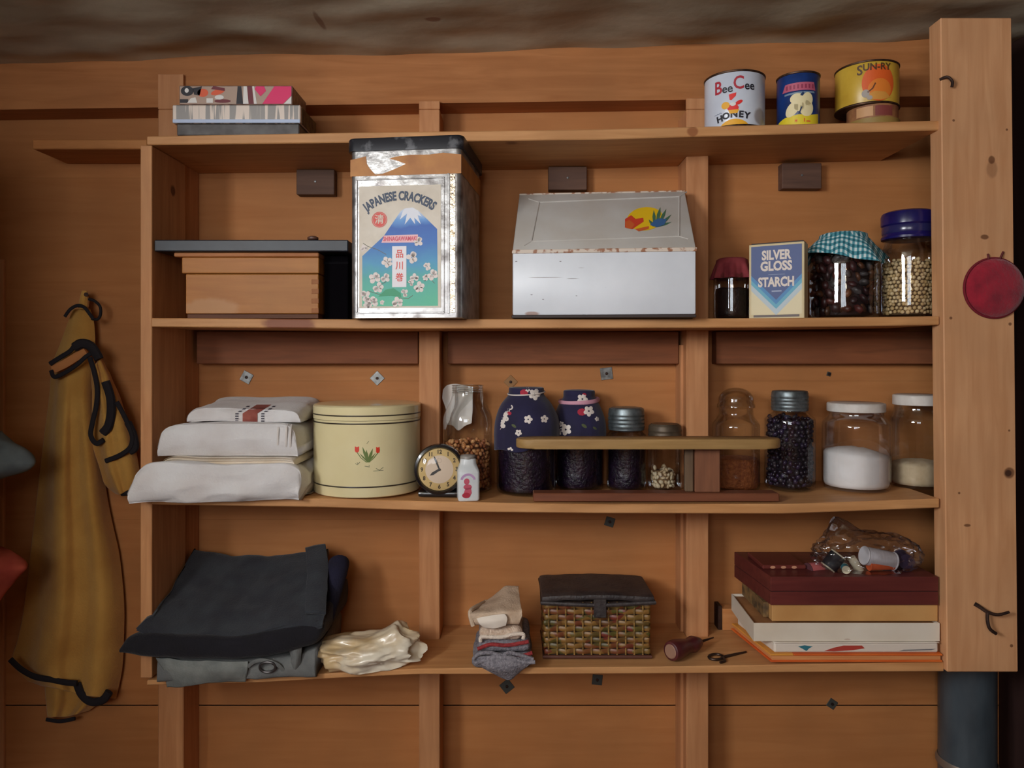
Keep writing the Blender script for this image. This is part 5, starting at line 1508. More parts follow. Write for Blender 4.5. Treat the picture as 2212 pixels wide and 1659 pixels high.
# sock pile
GREYW = plain('grey_ragg_wool', (150, 146, 152), .95, c2=(112, 108, 116), var_scale=180, bump=.8, bump_scale=300)
CRMW = plain('cream_knit', (222, 200, 180), .95, c2=(196, 168, 146), var_scale=120, bump=.8, bump_scale=260)
REDW = plain('red_band_knit', (166, 58, 58), .95, c2=(130, 40, 44), var_scale=120, bump=.6, bump_scale=260)
BEIGE = plain('beige_cotton', (206, 182, 158), .92, c2=(188, 160, 134), var_scale=30, bump=.4, bump_scale=240)
zf = zs(S4, 1085) + .0008
def knit(name, label, px0, px1, py0, py1, Yf, Yb, mat, seed, amp=.0025, yaw=0.0, parent=None, zmin=None, lean=0.0):
    zt, zb_ = ZZ(py0, Yf), ZZ(py1, Yf)
    if zmin is not None: zb_ = zmin
    x0_, x1_ = XX(px0, Yf), XX(px1, Yf); cx, cy = (x0_ + x1_) / 2, (Yf + Yb) / 2
    def warp(p):
        q = p - Vector((cx, cy, 0)); q = Matrix.Rotation(yaw, 3, 'Z') @ q
        q.z += lean * (q.y + (Yb - Yf) / 2)
        r = q + Vector((cx, cy, 0))
        if zmin is not None: r.z = max(r.z, zmin)
        return r
    b = bm_rbox((x0_, Yf, zb_), (x1_, Yb, zt), (zt - zb_) * .5, (26, 20, 8), amp, 28, seed, warp)
    return link_bm(name, b, mat, parent, label=label, cat=None if parent else 'sock', group=None if parent else 'sock pile', angle=2.5)
k1 = knit('grey_wool_sock', 'coarse grey wool sock at the bottom of the sock pile, hanging over the edge', 1020, 1150, 1415, 1440, -.012, .15, GREYW, 1, .003, zmin=zf)
rows = [P3(r) for r in ([(1022, 1420, -.014), (1060, 1416, -.024), (1105, 1418, -.024), (1150, 1424, -.014)], [(1036, 1436, -.018), (1066, 1438, -.032), (1108, 1438, -.030), (1142, 1436, -.018)], [(1060, 1450, -.016), (1078, 1452, -.024), (1104, 1452, -.024), (1126, 1446, -.018)], [(1090, 1464, -.010), (1096, 1466, -.012), (1102, 1466, -.012), (1108, 1462, -.010)])]
o = link_bm('hanging_toe', bm_loft(rows, 30, 24, .0015, 40, 3, closed=False, caps=False), GREYW, k1, angle=2.5); solidify(o, .006)
for i_, (pts, r_) in enumerate((([(1022, 1424), (1036, 1412), (1060, 1410), (1085, 1416), (1098, 1410), (1120, 1414), (1152, 1424)], .004), ([(1026, 1432), (1050, 1426), (1076, 1430), (1100, 1420), (1130, 1430), (1156, 1430)], .0045))):
    link_bm('rolled_cuff', bm_tube(cat_rom([PT(x, y, -.022 - .003 * i_) for x, y in pts], 36), r_, 8), GREYW, k1)
k2 = knit('red_striped_sock', 'grey sock with red bands in the middle of the sock pile', 1030, 1146, 1385, 1411, -.008, .145, GREYW, 2, .0022)
for pts in ([(1032, 1402), (1060, 1392), (1095, 1394), (1142, 1386)], [(1112, 1412), (1130, 1416), (1150, 1410)]):
    link_bm('red_band', bm_tube(cat_rom([PT(x, y, -.012) for x, y in pts], 26), .0042, 8), REDW, k2)
k3 = knit('cream_knit_sock', 'cream ribbed knit sock below the beige one in the sock pile', 1034, 1130, 1356, 1386, -.006, .13, CRMW, 3, .0022)
link_bm('knit_cuff', bm_tube(cat_rom([PT(x, y, -.010) for x, y in ((1038, 1386), (1040, 1376), (1062, 1376), (1085, 1376), (1110, 1370), (1130, 1370), (1130, 1380))], 40), .0042, 8), plain('cream_cuff', (232, 216, 200), .95, bump=.8, bump_scale=300), k3)
k4 = thing('beige_sock', 'folded beige cotton sock on top of the sock pile', 'sock', PT(1075, 1356, .05), group='sock pile')
secs = []
for t_ in (0, .04, .15, .35, .6, .85, .96, 1):
    xf = 1016 + 110 * t_; xb_ = 1050 + 70 * t_
    yfT = 1322 - 4 * t_; ybT = 1300 - 34 * min(1, t_ * 1.6)
    e = .010 if t_ in (0, 1) else .024
    Pf, Pb = PT(xf, yfT, .0), PT(xb_, ybT, .11)
    secs.append([Pb, Pb * .66 + Pf * .34, Pb * .33 + Pf * .67, Pf, Pf + Vector((0, -.006, -e * .5)), Pf + Vector((0, .002, -e - .006)), Pb * .5 + Pf * .5 + Vector((0, 0, -e - .012)), Pb + Vector((0, .004, -.045))])
b = bm_loft(secs, 44, 40, .003, 26, 9)
zk4 = ZZ(1357, .0)
for v in b.verts: v.co.z = max(v.co.z, zk4)
link_bm('sock_body', b, BEIGE, k4, angle=2.5)
rows = [P3(r) for r in ([(1030, 1336, -.004), (1058, 1330, -.012), (1090, 1326, -.010)], [(1036, 1346, -.008), (1062, 1342, -.018), (1096, 1336, -.012)], [(1046, 1354, -.006), (1070, 1356, -.014), (1092, 1350, -.010)])]
o = link_bm('white_heel', bm_loft(rows, 20, 16, .001, 40, 5, closed=False, caps=False), plain('white_cotton', (234, 222, 208), .9), k4, angle=2.5); solidify(o, .006)
link_bm('rolled_edge', bm_tube(cat_rom([PT(x, y, Y) for x, y, Y in ((1022, 1352, -.004), (1016, 1330, -.002), (1018, 1318, .01), (1034, 1308, .05), (1050, 1300, .1))], 24), .0050, 8), BEIGE, k4)

# wicker basket with dark lid
Yb0 = .045; zf = max(zs(S4, 1165), zs(S4, 1405)) + .0008
wx0, wx1 = XX(1176, Yb0), XX(1404, Yb0); ztop = ZZ(1300, Yb0); Yb1 = .19
bk = thing('wicker_basket', 'woven straw basket with olive and red strands and a dark lid', 'basket', ((wx0 + wx1) / 2, (Yb0 + Yb1) / 2, zf))
link_bm('inner_box', bm_box((wx0 + .004, Yb0 + .004, zf + .002), (wx1 - .004, Yb1 - .004, ztop - .002), .003, 1), plain('basket_inside', (52, 34, 22), .9), bk, smooth=False)
WV = [plain('weave_%d' % i, col, .5, c2=tuple(v * .6 for v in col), var_scale=22, stretch=(1, 1, 6)) for i, col in enumerate(((150, 112, 54), (110, 96, 40), (124, 56, 36), (164, 126, 66), (92, 84, 38)))]
m, nt, bs = new_mat('weave_mixed')
tc = N(nt, 'ShaderNodeTexCoord'); mpn = N(nt, 'ShaderNodeMapping'); mpn.inputs['Scale'].default_value = (24, 24, 46); nt.links.new(tc.outputs['Object'], mpn.inputs[0])
vo = N(nt, 'ShaderNodeTexVoronoi'); vo.inputs['Scale'].default_value = 1.6; nt.links.new(mpn.outputs[0], vo.inputs['Vector'])
sp = N(nt, 'ShaderNodeSeparateColor'); nt.links.new(vo.outputs['Color'], sp.inputs[0])
cr = N(nt, 'ShaderNodeValToRGB'); cr.color_ramp.interpolation = 'LINEAR'; e = cr.color_ramp.elements
e[0].position = 0; e[0].color = lin((136, 98, 48)); e[1].position = 1; e[1].color = lin((78, 74, 34))
for p_, c_ in ((.35, (130, 96, 48)), (.5, (90, 84, 36)), (.68, (112, 46, 34)), (.85, (120, 78, 40))): q = e.new(p_); q.color = lin(c_)
nt.links.new(sp.outputs[0], cr.inputs[0]); nt.links.new(cr.outputs[0], bs.inputs['Base Color']); bs.inputs['Roughness'].default_value = .45
nrow = 9; rh = (ztop - zf - .012) / nrow; per = []
def walk(n_):
    """points round the basket wall with outward normals"""
    cs = [(wx0, Yb0), (wx1, Yb0), (wx1, Yb1), (wx0, Yb1)]; nn = [(0, -1), (1, 0), (0, 1), (-1, 0)]; out = []
    for k in range(4):
        (ax, ay), (bx_, by_) = cs[k], cs[(k + 1) % 4]; L = math.hypot(bx_ - ax, by_ - ay); m_ = max(4, int(L / n_))
        for i in range(m_): f = i / m_; out.append((ax + (bx_ - ax) * f, ay + (by_ - ay) * f, nn[k], f * L))
    return out
pts = walk(.0045)
for r in range(nrow):
    zc = zf + .008 + rh * (r + .5); b = bmesh.new(); ringA, ringB, ringC, ringD = [], [], [], []
    for (x, y, nn_, s_) in pts:
        ph_ = .0022 * math.sin(PI * s_ / .019 + PI * r) 
        for lst, dz, dn in ((ringA, -rh * .44, ph_ - .0012), (ringB, -rh * .2, ph_ + .0008), (ringC, rh * .2, ph_ + .0008), (ringD, rh * .44, ph_ - .0012)):
            lst.append(b.verts.new((x + nn_[0] * dn, y + nn_[1] * dn, zc + dz)))
    n_ = len(pts)
    for p_, q_ in ((ringA, ringB), (ringB, ringC), (ringC, ringD)):
        for i in range(n_): j = (i + 1) % n_; b.faces.new((p_[i], p_[j], q_[j], q_[i]))
    link_bm('weaver_strand', b, m, bk, angle=2.0)
for k in range(12):
    x = wx0 + .0095 + .019 * k
    if x > wx1 - .004: break
    link_bm('stake', bm_tube([Vector((x, Yb0 - .0012, zf + .006)), Vector((x, Yb0 - .0012, ztop))], .0019, 6), WV[3], bk)
for zz, nm in ((zf + .004, 'bottom_rim'),):
    link_bm(nm, bm_tube([Vector(p_) for p_ in ((wx0 - .002, Yb0 - .003, zz), (wx1 + .002, Yb0 - .003, zz), (wx1 + .002, Yb1 + .002, zz), (wx0 - .002, Yb1 + .002, zz))], .004, 8, closed=True), plain('basket_rim', (84, 44, 30), .6), bk)
LIDB = plain('basket_lid', (66, 58, 56), .55, c2=(44, 38, 40), var_scale=24, bump=.5, bump_scale=120)
def lidw(p): 
    return p + Vector((0, 0, .004 * math.sin((p.x - wx0) * 14) + .002 * noise.noise(p * 30)))
lb = link_bm('lid', bm_rbox((wx0 - .007, Yb0 - .012, ztop + .002), (wx1 + .009, Yb1 + .006, ztop + .016), .006, (24, 12, 3), .0, 1, 0, lidw), LIDB, bk, angle=.8)
link_bm('lid_rim', bm_tube([Vector(p_) for p_ in ((wx0 - .006, Yb0 - .011, ztop + .001), (wx0 + .12, Yb0 - .012, ztop - .004), (wx1 + .008, Yb0 - .011, ztop + .002), (wx1 + .009, Yb1 + .004, ztop + .004), (wx0 - .006, Yb1 + .004, ztop + .004))], .0048, 8, closed=True), LIDB, lb)
link_bm('latch_strap', bm_box((wx0 + .108, Yb0 - .0165, ztop - .030), (wx0 + .136, Yb0 - .0125, ztop + .010), .0012, 1), LIDB, lb, smooth=False)

# wooden handled awl
zf = shelf_z(S4, XX(1480, .03)) + .0008
aw = thing('awl', 'dark red wooden handled awl lying by the foot of the stud', 'tool', PT(1470, 1424, .03))
A_, B_ = PT(1448, 1402, .02), PT(1512, 1384, .085); A_.z = zf + .0232; B_.z = zf + .019
pth = [A_ + (B_ - A_) * f for f in (0, .02, .08, .2, .35, .5, .6, .66, .75, .9, 1)]
link_bm('handle', bm_tube(pth, [.016, .020, .0222, .0222, .020, .017, .0155, .017, .0185, .014, .009], 20), plain('awl_handle', (98, 42, 40), .45, c2=(74, 26, 30), var_scale=30, coat=.2), aw)
nrm = (A_ - B_).normalized()
b = bm_lathe([(.0155, 0), (.014, .0012), (0, .0016)], 20); b.transform(Matrix.Translation(A_) @ nrm.to_track_quat('Z', 'Y').to_matrix().to_4x4())
link_bm('end_grain', b, plain('end_grain', (150, 112, 92), .6), aw)
C__ = B_ + (B_ - A_).normalized() * .05
link_bm('steel_shank', bm_tube([B_, C__], [.0035, .0015], 8), IRON, aw)
# small old key-like tool
zk = shelf_z(S4, XX(1570, .02)) + .0035
ky = thing('old_key', 'small dark metal key-like tool lying beside the orange book', 'tool', (XX(1570, .02), .02, zk - .003))
def flatp(px, py): p = PT(px, py, 0); k_ = (zk - CZ) / (p.z - CZ) ; q = Vector((0, -CAM_D, CZ)) + (p - Vector((0, -CAM_D, CZ))) * k_; q.z = zk; return q
KM = plain('dark_tool', (62, 46, 38), .45, .6)
link_bm('shaft', bm_tube([flatp(1560, 1420), flatp(1585, 1414), flatp(1612, 1408)], [.0035, .003, .002], 8), KM, ky)
link_bm('bow', bm_tube([flatp(1546 + 15 * math.cos(a * PI / 10), 1419 + 6 * math.sin(a * PI / 10)) for a in range(20)], .003, 8, closed=True), KM, ky)
link_bm('bit', bm_tube([flatp(1562, 1420), flatp(1566, 1428), flatp(1556, 1431)], .003, 8), KM, ky)

# stack of books and boxes at the right
zf = max(zs(S4, 1610), zs(S4, 2034)) + .0008
XE = XX(2034)           # inner face of the post
def slab(name, label, cat, pxl, py_t, py_b, Yf, Yb, mat, zmin, xr=None, yaw=0.0, bev=.0012, group=None):
    x0_ = XX(pxl, Yf); zt = ZZ(py_t, Yf)
    return x0_, zmin, zt
# orange book
Yo = -.004; x0_ = XX(1665, Yo); zt = zf + .019
ob = thing('orange_book', 'orange covered book at the bottom of the stack by the post', 'book', ((x0_ + XE) / 2, .1, zf))
def skewed(x0a, x0b, x1, ya, yb, z0_, z1_, mat, name, par, bev=.001):
    """slab whose left end runs back at an angle"""
    b = bmesh.new(); q = [(x0a, ya), (x1, ya), (x1, yb), (x0b, yb)]
    lo_ = [b.verts.new((x, y, z0_)) for x, y in q]; hi_ = [b.verts.new((x, y, z1_)) for x, y in q]
    for i in range(4): j = (i + 1) % 4; b.faces.new((lo_[i], lo_[j], hi_[j], hi_[i]))
    b.faces.new(lo_[::-1]); b.faces.new(hi_)
    if bev: bmesh.ops.bevel(b, geom=b.edges[:], offset=bev, segments=1, profile=.5, affect='EDGES')
    return link_bm(name, b, mat, par, smooth=False)
ORC = plain('orange_cover', (222, 112, 44), .5, c2=(206, 84, 32), var_scale=8)
YLC = plain('yellow_cover_edge', (222, 150, 62), .5)
skewed(x0_, x0_ - .030, XE, Yo, .185, zf, zf + .004, ORC, 'back_cover', ob)
skewed(x0_ + .004, x0_ - .024, XE - .003, Yo + .003, .180, zf + .0042, zf + .0138, plain('page_block', (214, 150, 92), .8, c2=(196, 120, 66), var_scale=300, stretch=(.02, .02, 1)), 'page_block', ob, 0)
skewed(x0_ + .05, x0_ + .02, XE, Yo, .185, zf + .014, zf + .018, ORC, 'front_cover', ob)
skewed(x0_, x0_ - .030, x0_ + .0495, Yo, .18, zf + .014, zf + .018, YLC, 'yellow_spine', ob)
# magazine
zm = zf + .0186; Ym = .0; x0_ = XX(1672, Ym)
mg = thing('magazine', 'white glossy magazine with blue and red print beneath the white box', 'magazine', ((x0_ + XE) / 2, .1, zm))
MAGM = plain('magazine_white', (226, 216, 202), .3, c2=(214, 200, 184), var_scale=10)
rows = []
for i in range(6):
    y = Ym + .17 * i / 5
    rows.append([Vector((x0_ - .03 * i / 5 + (XE - .004 - x0_ + .03 * i / 5) * f, y, zm + .0218)) for f in (0, .25, .5, .75, 1)])
b = bm_loft(rows, 30, 24, 0, 1, 0, closed=False, caps=False)
for v in b.verts: v.co.z = min(v.co.z, zm + .0225)
cov = link_bm('cover', b, MAGM, mg, angle=2.5); solidify(cov, .0016)
skewed(x0_ + .001, x0_ - .028, XE - .006, Ym + .001, .168, zm, zm + .0205, plain('magazine_pages', (222, 210, 196), .45), 'inner_pages', mg, .003)
mpm = map_plane((x0_, Ym + .001, zm), (1, 0, 0), (0, 0, 1), (0, -1, 0))
emit2d('blue_print', [[(.052, .014), (.066, .0165), (.084, .014), (.076, .010), (.070, .004), (.062, .009)]], mpm, C_('teal_print', (52, 116, 130)), mg, .0006)
emit2d('red_print', [[(.108, .004), (.128, .011), (.150, .016), (.190, .016), (.196, .010), (.170, .006), (.130, .0035)]], mpm, C_('brick_print', (178, 66, 54)), mg, .0006)
emit2d('grey_print', [[(.27, .004), (.34, .006), (.35, .009), (.28, .007)]], mpm, C_('grey_print', (120, 118, 120)), mg, .0006)
# white shallow box (upside-down lid), tapered left end
zw = zm + .0240; Yw = .004; x0_ = XX(1628, Yw)
wbx = thing('white_box', 'shallow white box beneath the tan box in the stack', 'box', ((x0_ + XE) / 2, .1, zw))
WBX = plain('white_card', (226, 216, 200), .6, c2=(216, 202, 182), var_scale=8, spots=[(PT(1830, 1381, Yw), (.008, .02, .002), (170, 130, 110), .5)])
ztw = ZZ(1346, Yw); wk = bmesh.new(); xr_ = XE - .002; xbk = XX(1588, .17)
fw = [(x0_, Yw), (xr_, Yw), (xr_, .20), (xbk, .20)]
lo_ = [wk.verts.new((x, y, zw)) for x, y in fw]; hi_ = [wk.verts.new((x, y, ztw)) for x, y in fw]
for i in range(4): j = (i + 1) % 4; wk.faces.new((lo_[i], lo_[j], hi_[j], hi_[i]))
wk.faces.new(lo_[::-1])
wo = link_bm('tray_wall', wk, WBX, wbx, smooth=False); solidify(wo, .0025, -1)
wk = bmesh.new(); wk.faces.new([wk.verts.new((x, y, ztw - .006)) for x, y in ((x0_ + .003, Yw + .003), (xr_ - .003, Yw + .003), (xr_ - .003, .197), (xbk + .003, .197))])
o = link_bm('inner_lining', wk, plain('tan_lining', (176, 122, 74), .7, c2=(140, 92, 54), var_scale=14), wbx, smooth=False); solidify(o, .001)
# tan box
zt_ = ztw + .0006; Yt_ = .012; x0_ = XX(1668, Yt_)
tb = thing('tan_box', 'flat tan cardboard box between the white box and the maroon case', 'box', ((x0_ + XE) / 2, .1, zt_))
ztt = ZZ(1306, Yt_)
link_bm('box_body', bm_box((x0_, Yt_, zt_), (XE - .001, .19, ztt), .0012, 1), plain('tan_card', (206, 156, 96), .6, c2=(190, 138, 80), var_scale=10), tb, smooth=False)
link_bm('dark_end', bm_box((x0_ - .012, Yt_ + .02, zt_ + .002), (x0_ - .0004, .185, ztt - .002), .001, 1), plain('dark_end_print', (78, 62, 44), .6, c2=(140, 108, 66), var_scale=60), tb, smooth=False)
# maroon case
zmr = ztt + .0008; Ymr = .006; x0_ = XX(1665, Ymr); ztm = ZZ(1246, Ymr)
mr_ = thing('maroon_case', 'dark maroon wooden case with a lid seam, topmost box of the stack', 'case', ((x0_ + XE) / 2, .1, zmr))
MAR = wood('maroon_wood', (112, 52, 46), (86, 36, 34), 'X', 8, rough=.4)
zs_ = zmr + (ztm - zmr) * .48
skewed(x0_, x0_ - .018, XE - .003, Ymr, .21, zmr, zs_ - .0006, MAR, 'main_body', mr_)
skewed(x0_, x0_ - .018, XE - .003, Ymr, .21, zs_ + .0006, ztm, MAR, 'case_lid', mr_)
skewed(x0_ + .002, x0_ - .016, XE - .005, Ymr + .002, .208, zs_ - .0008, zs_ + .0008, plain('seam_dark', (40, 16, 18), .8), 'lid_seam', mr_, 0)
# patterned strip on the case and a small pinkish spool
zl = ztm + .0006
ps_ = thing('patterned_tin', 'low reddish patterned tin at the left end of the maroon case', 'tin', (XX(1695, .10), .10, zl))
xa_, xb_2 = XX(1648, .06), XX(1742, .06)
link_bm('tin_body', bm_box((xa_, .06, zl), (xb_2, .17, zl + .009), .002, 1), plain('red_lacquer', (104, 46, 40), .4), ps_, smooth=False)
mpq = map_plane((xa_, .06, zl), (1, 0, 0), (0, 0, 1), (0, -1, 0))
emit2d('flower_mark', [ell(.022, .0045, .006, .003), ell(.046, .0045, .006, .003), ell(.07, .0045, .006, .003)], mpq, C_('flower_mark', (196, 140, 110)), ps_, .0005)
def spool(name, label, p, axis, r, l, cbody, cend, par=None, hub=True):
    s_ = thing(name, label, 'spool', p) if par is None else par
    Mx = Matrix.Translation(p) @ axis.normalized().to_track_quat('Z', 'Y').to_matrix().to_4x4()
    b = bm_lathe([(r * .95, -l / 2 + .003), (r, -l / 2 + .006), (r, l / 2 - .006), (r * .95, l / 2 - .003)], 28); b.transform(Mx)
    link_bm('thread', b, cbody, s_)
    for sg in (-1, 1):
        b = bm_lathe([(0, -.0015), (r * 1.02, -.0015), (r * 1.05, 0), (r * 1.02, .0015), (0, .0015)], 28); b.transform(Mx @ Matrix.Translation((0, 0, sg * (l / 2 - .0015))))
        link_bm('flange', b, cend, s_)
    return s_
PKT = plain('dusty_pink_thread', (168, 84, 84), .8); WDN = plain('spool_wood', (196, 160, 120), .6)
spool('pink_spool', 'dusty pink thread spool beside the clear bag on the maroon case', PT(1760, 1230, .07) + Vector((0, 0, 0)), Vector((1, .3, 0)), .0155, .040, PKT, plain('dark_flange', (88, 50, 56), .6))
sp_z = zl
WHT_T = plain('white_thread', (222, 218, 220), .7, c2=(206, 202, 206), var_scale=120, stretch=(6, .4, .4)); ORT = plain('orange_thread', (226, 100, 52), .7); BLT = plain('black_thread', (34, 36, 40), .7); CRT = plain('cream_thread', (206, 196, 168), .7); TLT = plain('teal_thread', (66, 138, 150), .7); NVT = plain('violet_thread', (52, 36, 66), .7)
def onz(px, py, Y, z): p = PT(px, py, Y); p.z = z; return p
spool('white_spool', 'large white thread spool in the clear bag on the maroon case', PT(1898, 1206, .055), Vector((1, .1, -.22)), .020, .072, WHT_T, plain('white_flange', (226, 224, 226), .5))
spool('orange_spool', 'orange thread spool under the white one in the clear bag', onz(1902, 1232, .05, zl + .0135), Vector((1, .1, 0)), .0122, .056, ORT, ORT)
spool('violet_spool', 'dark violet thread spool at the right of the clear bag', onz(1952, 1232, .075, zl + .018), Vector((.2, 1, 0)), .0165, .045, NVT, NVT)
spool('black_spool', 'black thread spool with cream flanges standing aslant in the clear bag', PT(1800, 1212, .055), Vector((.62, .0, .8)), .0175, .040, BLT, CRT)
spool('teal_spool', 'small teal thread spool lying low in the clear bag', onz(1826, 1236, .035, zl + .0095), Vector((.3, 1, 0)), .0085, .028, TLT, CRT)
spool('cream_spool', 'cream thread spool leaning between the black and white spools', PT(1850, 1222, .06), Vector((-.5, .1, .8)), .009, .042, CRT, CRT)
# clear bag over the spools
BAGC = glass('clear_bag_film', (244, 244, 246), .10, .8, .05)
b = bmesh.new(); bmesh.ops.create_icosphere(b, subdivisions=5, radius=1.0)
cb = PT(1872, 1212, .06); cb.z = zl + .034
for v in b.verts:
    n_ = v.co.copy(); q = n_ * 2.4 + Vector((9, 2, 1))
    rd = 1 - .22 * abs(noise.noise(q)) - .14 * abs(noise.noise(q * 2.6))
    p = Vector((n_.x * .112, n_.y * .055, n_.z * .048)) * (rd * 1.15)
    pk_ = math.exp(-((n_.x + .45) ** 2) / .06) * max(0, n_.z) ** 2
    p.z += .046 * pk_; p.x -= .022 * pk_
    w = cb + p; w.z = max(w.z, zl + .0002); w.x = min(w.x, XE - .006)
    v.co = w
link_bm('clear_bag', b, BAGC, label='crinkled clear plastic bag around the spools on the maroon case', cat='bag', angle=1.0)
# little framed block behind the white box
zf2 = shelf_z(S4, XX(1570, .2)) + .0008
fr_ = thing('small_frame', 'small wooden block with a dark edge left of the white box', 'block', (XX(1575, .2), .21, zf2))
link_bm('panel', bm_box((XX(1561, .20), .20, zf2), (XX(1600, .20), .235, zf2 + .052), .001, 1), wood('small_block', (206, 146, 92), (186, 120, 66), 'X'), fr_, smooth=False)
link_bm('dark_edge', bm_box((XX(1552, .20), .203, zf2), (XX(1561, .20) - .0004, .238, zf2 + .058), .001, 1), IRON, fr_, smooth=False)

# ---------------------------------------------------------------- left wall: hanging clothes
COAT = plain('ochre_cotton', (208, 158, 78), .92, c2=(184, 132, 58), var_scale=8, bump=.3, bump_scale=200, sheen=.2)
ap = thing('hanging_coat', 'long ochre cotton coat with black piping hanging on the wall', 'coat', PT(160, 1555, .2))
rows = []
for y, xl_, xr_ in ((668, 160, 196), (700, 146, 204), (745, 128, 206), (790, 112, 204), (860, 106, 204), (960, 94, 216), (1080, 80, 232), (1200, 68, 256), (1300, 56, 268), (1380, 40, 268), (1430, 28, 264), (1470, 60, 250)):
    r = []
    for k in range(9):
        f = k / 8; px = xl_ + (xr_ - xl_) * f
        dep = .228 - .045 * math.sin(PI * f) * min(1, (y - 640) / 200)
        fold = .016 * math.sin(f * 13 + .6) * min(1, max(0, (y - 760)) / 250)
        yy = y + (18 * math.sin(PI * f * .6) if y > 1400 else 0) + (22 * f if y > 1440 else 0)
        r.append(PT(px, yy, dep + fold))
    rows.append(r)
o = link_bm('coat_body', bm_loft(rows, 90, 120, .003, 12, 2, closed=False, caps=False, aniso=(1, 1, .3)), COAT, ap, angle=2.5); solidify(o, .003)
# lower layer of the skirt
rows = []
for y, xl_, xr_ in ((1400, 100, 246), (1460, 98, 242), (1510, 100, 238), (1548, 104, 190)):
    rows.append([PT(xl_ + (xr_ - xl_) * k / 6, y - (26 * max(0, k / 6 - .5) if y > 1500 else 0), .222 - .012 * math.sin(k * 1.9)) for k in range(7)])
o = link_bm('under_skirt', bm_loft(rows, 50, 40, .002, 14, 3, closed=False, caps=False), COAT, ap, angle=2.5); solidify(o, .003)
# loose sleeve
rows = []
for y, xl_, xr_ in ((782, 198, 222), (830, 200, 245), (880, 200, 266), (940, 200, 284), (990, 208, 296), (1040, 226, 300), (1062, 244, 292)):
    rows.append([PT(xl_ + (xr_ - xl_) * k / 6, y + 6 * math.sin(k), .205 - .030 * math.sin(PI * k / 6) + .006 * math.sin(k * 2.4)) for k in range(7)])
o = link_bm('sleeve', bm_loft(rows, 50, 60, .003, 16, 4, closed=False, caps=False), COAT, ap, angle=2.5); solidify(o, .003)
def piping(pts, Y, r, nm='black_piping', n=40, mat=BLACKM, flat=.6):
    return link_bm(nm, bm_tube(cat_rom([PT(x, y, Y) for x, y in pts], n), r, 8, flat=flat), mat, ap)
piping([(140, 684), (152, 668), (168, 660), (182, 664), (192, 676), (202, 690)], .196, .0042)
piping([(108, 786), (130, 772), (152, 758), (166, 740), (182, 738), (196, 752)], .172, .0058)
piping([(110, 800), (118, 814), (142, 804), (166, 788), (186, 770), (200, 762)], .170, .0052)
piping([(160, 750), (178, 742), (196, 748), (208, 764), (214, 776)], .168, .0115)
piping([(194, 772), (204, 806), (210, 840), (208, 876), (200, 912), (196, 940), (208, 958), (224, 950)], .168, .0062)
piping([(228, 824), (238, 856), (240, 890), (234, 920), (222, 936)], .172, .0110)
piping([(252, 868), (266, 894), (278, 920), (286, 946), (280, 968), (258, 984), (228, 996)], .168, .0060)
piping([(276, 912), (288, 938), (292, 966), (280, 976)], .172, .0090)
piping([(262, 1064), (276, 1062), (290, 1056)], .185, .0090)
piping([(22, 1424), (46, 1446), (76, 1462), (110, 1468), (140, 1474), (166, 1476)], .176, .0074)
piping([(166, 1476), (176, 1500), (196, 1516), (222, 1512), (236, 1494)], .190, .0100)
piping([(100, 1554), (130, 1558), (162, 1552)], .212, .0050)
link_bm('cuff_band', bm_tube(cat_rom([PT(x, y, .176) for x, y in ((114, 798), (140, 786), (166, 770), (186, 758))], 24), .0105, 10, flat=.4), plain('cuff_tan', (196, 128, 74), .9), ap)
link_bm('hanger_loop', bm_tube(cat_rom([PT(x, y, .2) for x, y in ((192, 646), (204, 650), (216, 662), (217, 680), (210, 690), (198, 688))], 24), .0036, 8), BLACKM, ap)
link_bm('collar_point', bm_tube(cat_rom([PT(x, y, .212) for x, y in ((183, 628), (182, 648), (180, 668))], 10), [.006, .007, .008, .009, .010, .011, .011, .011, .011, .011], 10), COAT, ap)
link_bm('wall_peg', bm_tube([PT(186, 640, .256), PT(186, 636, .2)], .005, 10), IRON, wall)

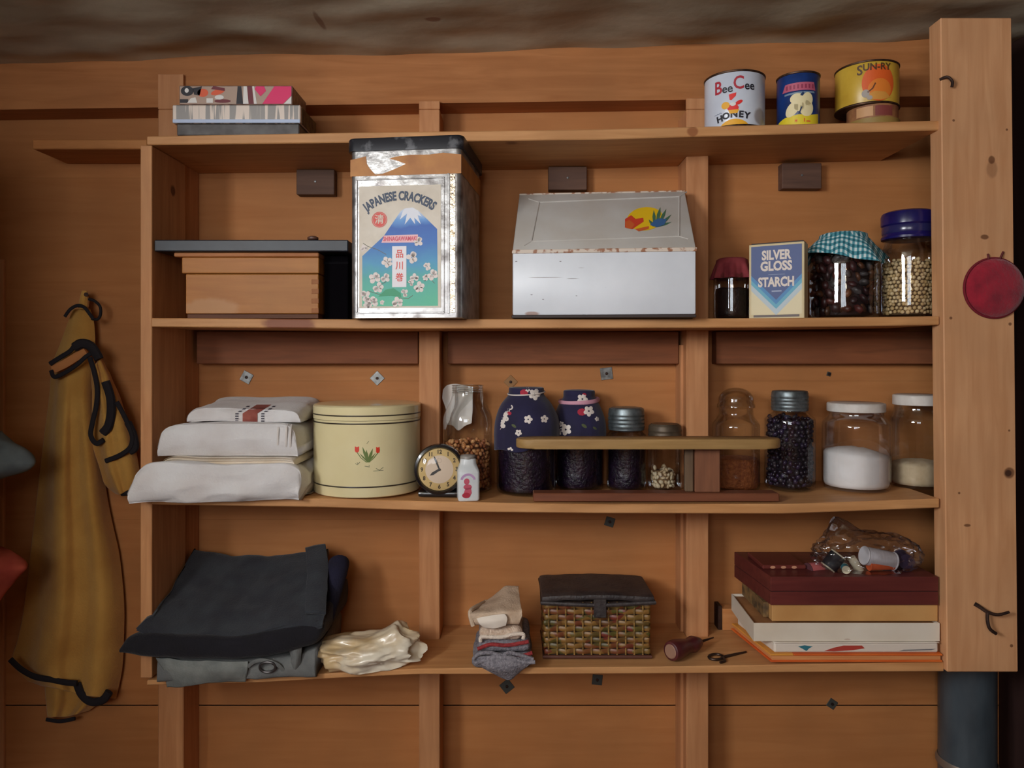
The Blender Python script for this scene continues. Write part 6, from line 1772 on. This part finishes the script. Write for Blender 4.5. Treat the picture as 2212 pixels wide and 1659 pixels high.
# clothes hung on the left wall, grey and red edges in view, coats added unseen
def hung(name, label, cat, mat, x0_, ya, yb, z0_, z1_, dep, seed, amp=.008, shape=None):
    t_ = thing(name, label, cat, (XL + dep / 2, (ya + yb) / 2, z0_))
    secs = []
    for i in range(11):
        f = i / 10; z = z1_ + (z0_ - z1_) * f; d = dep * (shape(f) if shape else .80 + .20 * math.sin(PI * f) + .05 * math.sin(f * 9 + seed))
        secs.append([Vector((XL + .004, ya, z)), Vector((XL + .004 + d * .7, ya + .01, z)), Vector((XL + .004 + d, (ya * 2 + yb) / 3, z)), Vector((XL + .004 + d * .9, (ya + 2 * yb) / 3, z)), Vector((XL + .004 + d * .6, yb - .01, z)), Vector((XL + .004, yb, z))])
    link_bm('cloth', bm_loft(secs, 40, 40, amp, 14, seed), mat, t_, angle=2.5)
    link_bm('peg', bm_tube([Vector((XL - .001, (ya + yb) / 2, z1_ + .02)), Vector((XL + .05, (ya + yb) / 2, z1_ + .032))], .006, 8), IRON, t_)
    return t_
GT = plain('grey_green_cloth', (118, 128, 128), .92, c2=(92, 100, 104), var_scale=20)
hung('hung_grey_cloth', 'grey-green cloth hanging at the far left edge beside the coat', 'clothing', GT, 0, -.05, .10, ZZ(1140, .05), ZZ(932, .05), .262, 3, shape=lambda f: (.72 + 1.2 * f if f < .22 else 1.0 if f < .36 else max(.25, 1.0 - (f - .36) * 2.2)))
hung('hung_red_cloth', 'orange-red cloth hanging low at the far left edge', 'clothing', plain('brick_red_cloth', (206, 96, 72), .92, c2=(170, 66, 52), var_scale=16), 0, -.04, .09, ZZ(1430, .05), ZZ(1188, .05), .255, 6, shape=lambda f: (.85 + 1.5 * f if f < .1 else max(.25, 1.05 - f * .75)))
hung('added_brown_coat', 'unseen brown coat added on the left wall to shade the back wall', 'coat', plain('shading_coat_brown', (96, 78, 62), .92, c2=(76, 60, 48), var_scale=12), 0, -.44, -.20, .72, 1.98, .27, 8)  # added out of view to keep window light off the left wall area
hung('added_dark_coat', 'unseen dark coat added beside the brown one to shade the back wall', 'coat', plain('shading_coat_dark', (58, 58, 66), .92, c2=(44, 44, 52), var_scale=12), 0, -.82, -.55, .70, 1.96, .26, 9)  # second added coat, out of view, blocks more of the window light
link_bm('trim_2', bm_box((XL + .0005, .246, 0), (XX(7, .246), WY - .0006, ZZ(560, .246)), .001, 1), STUDW, smooth=False, kind='structure')
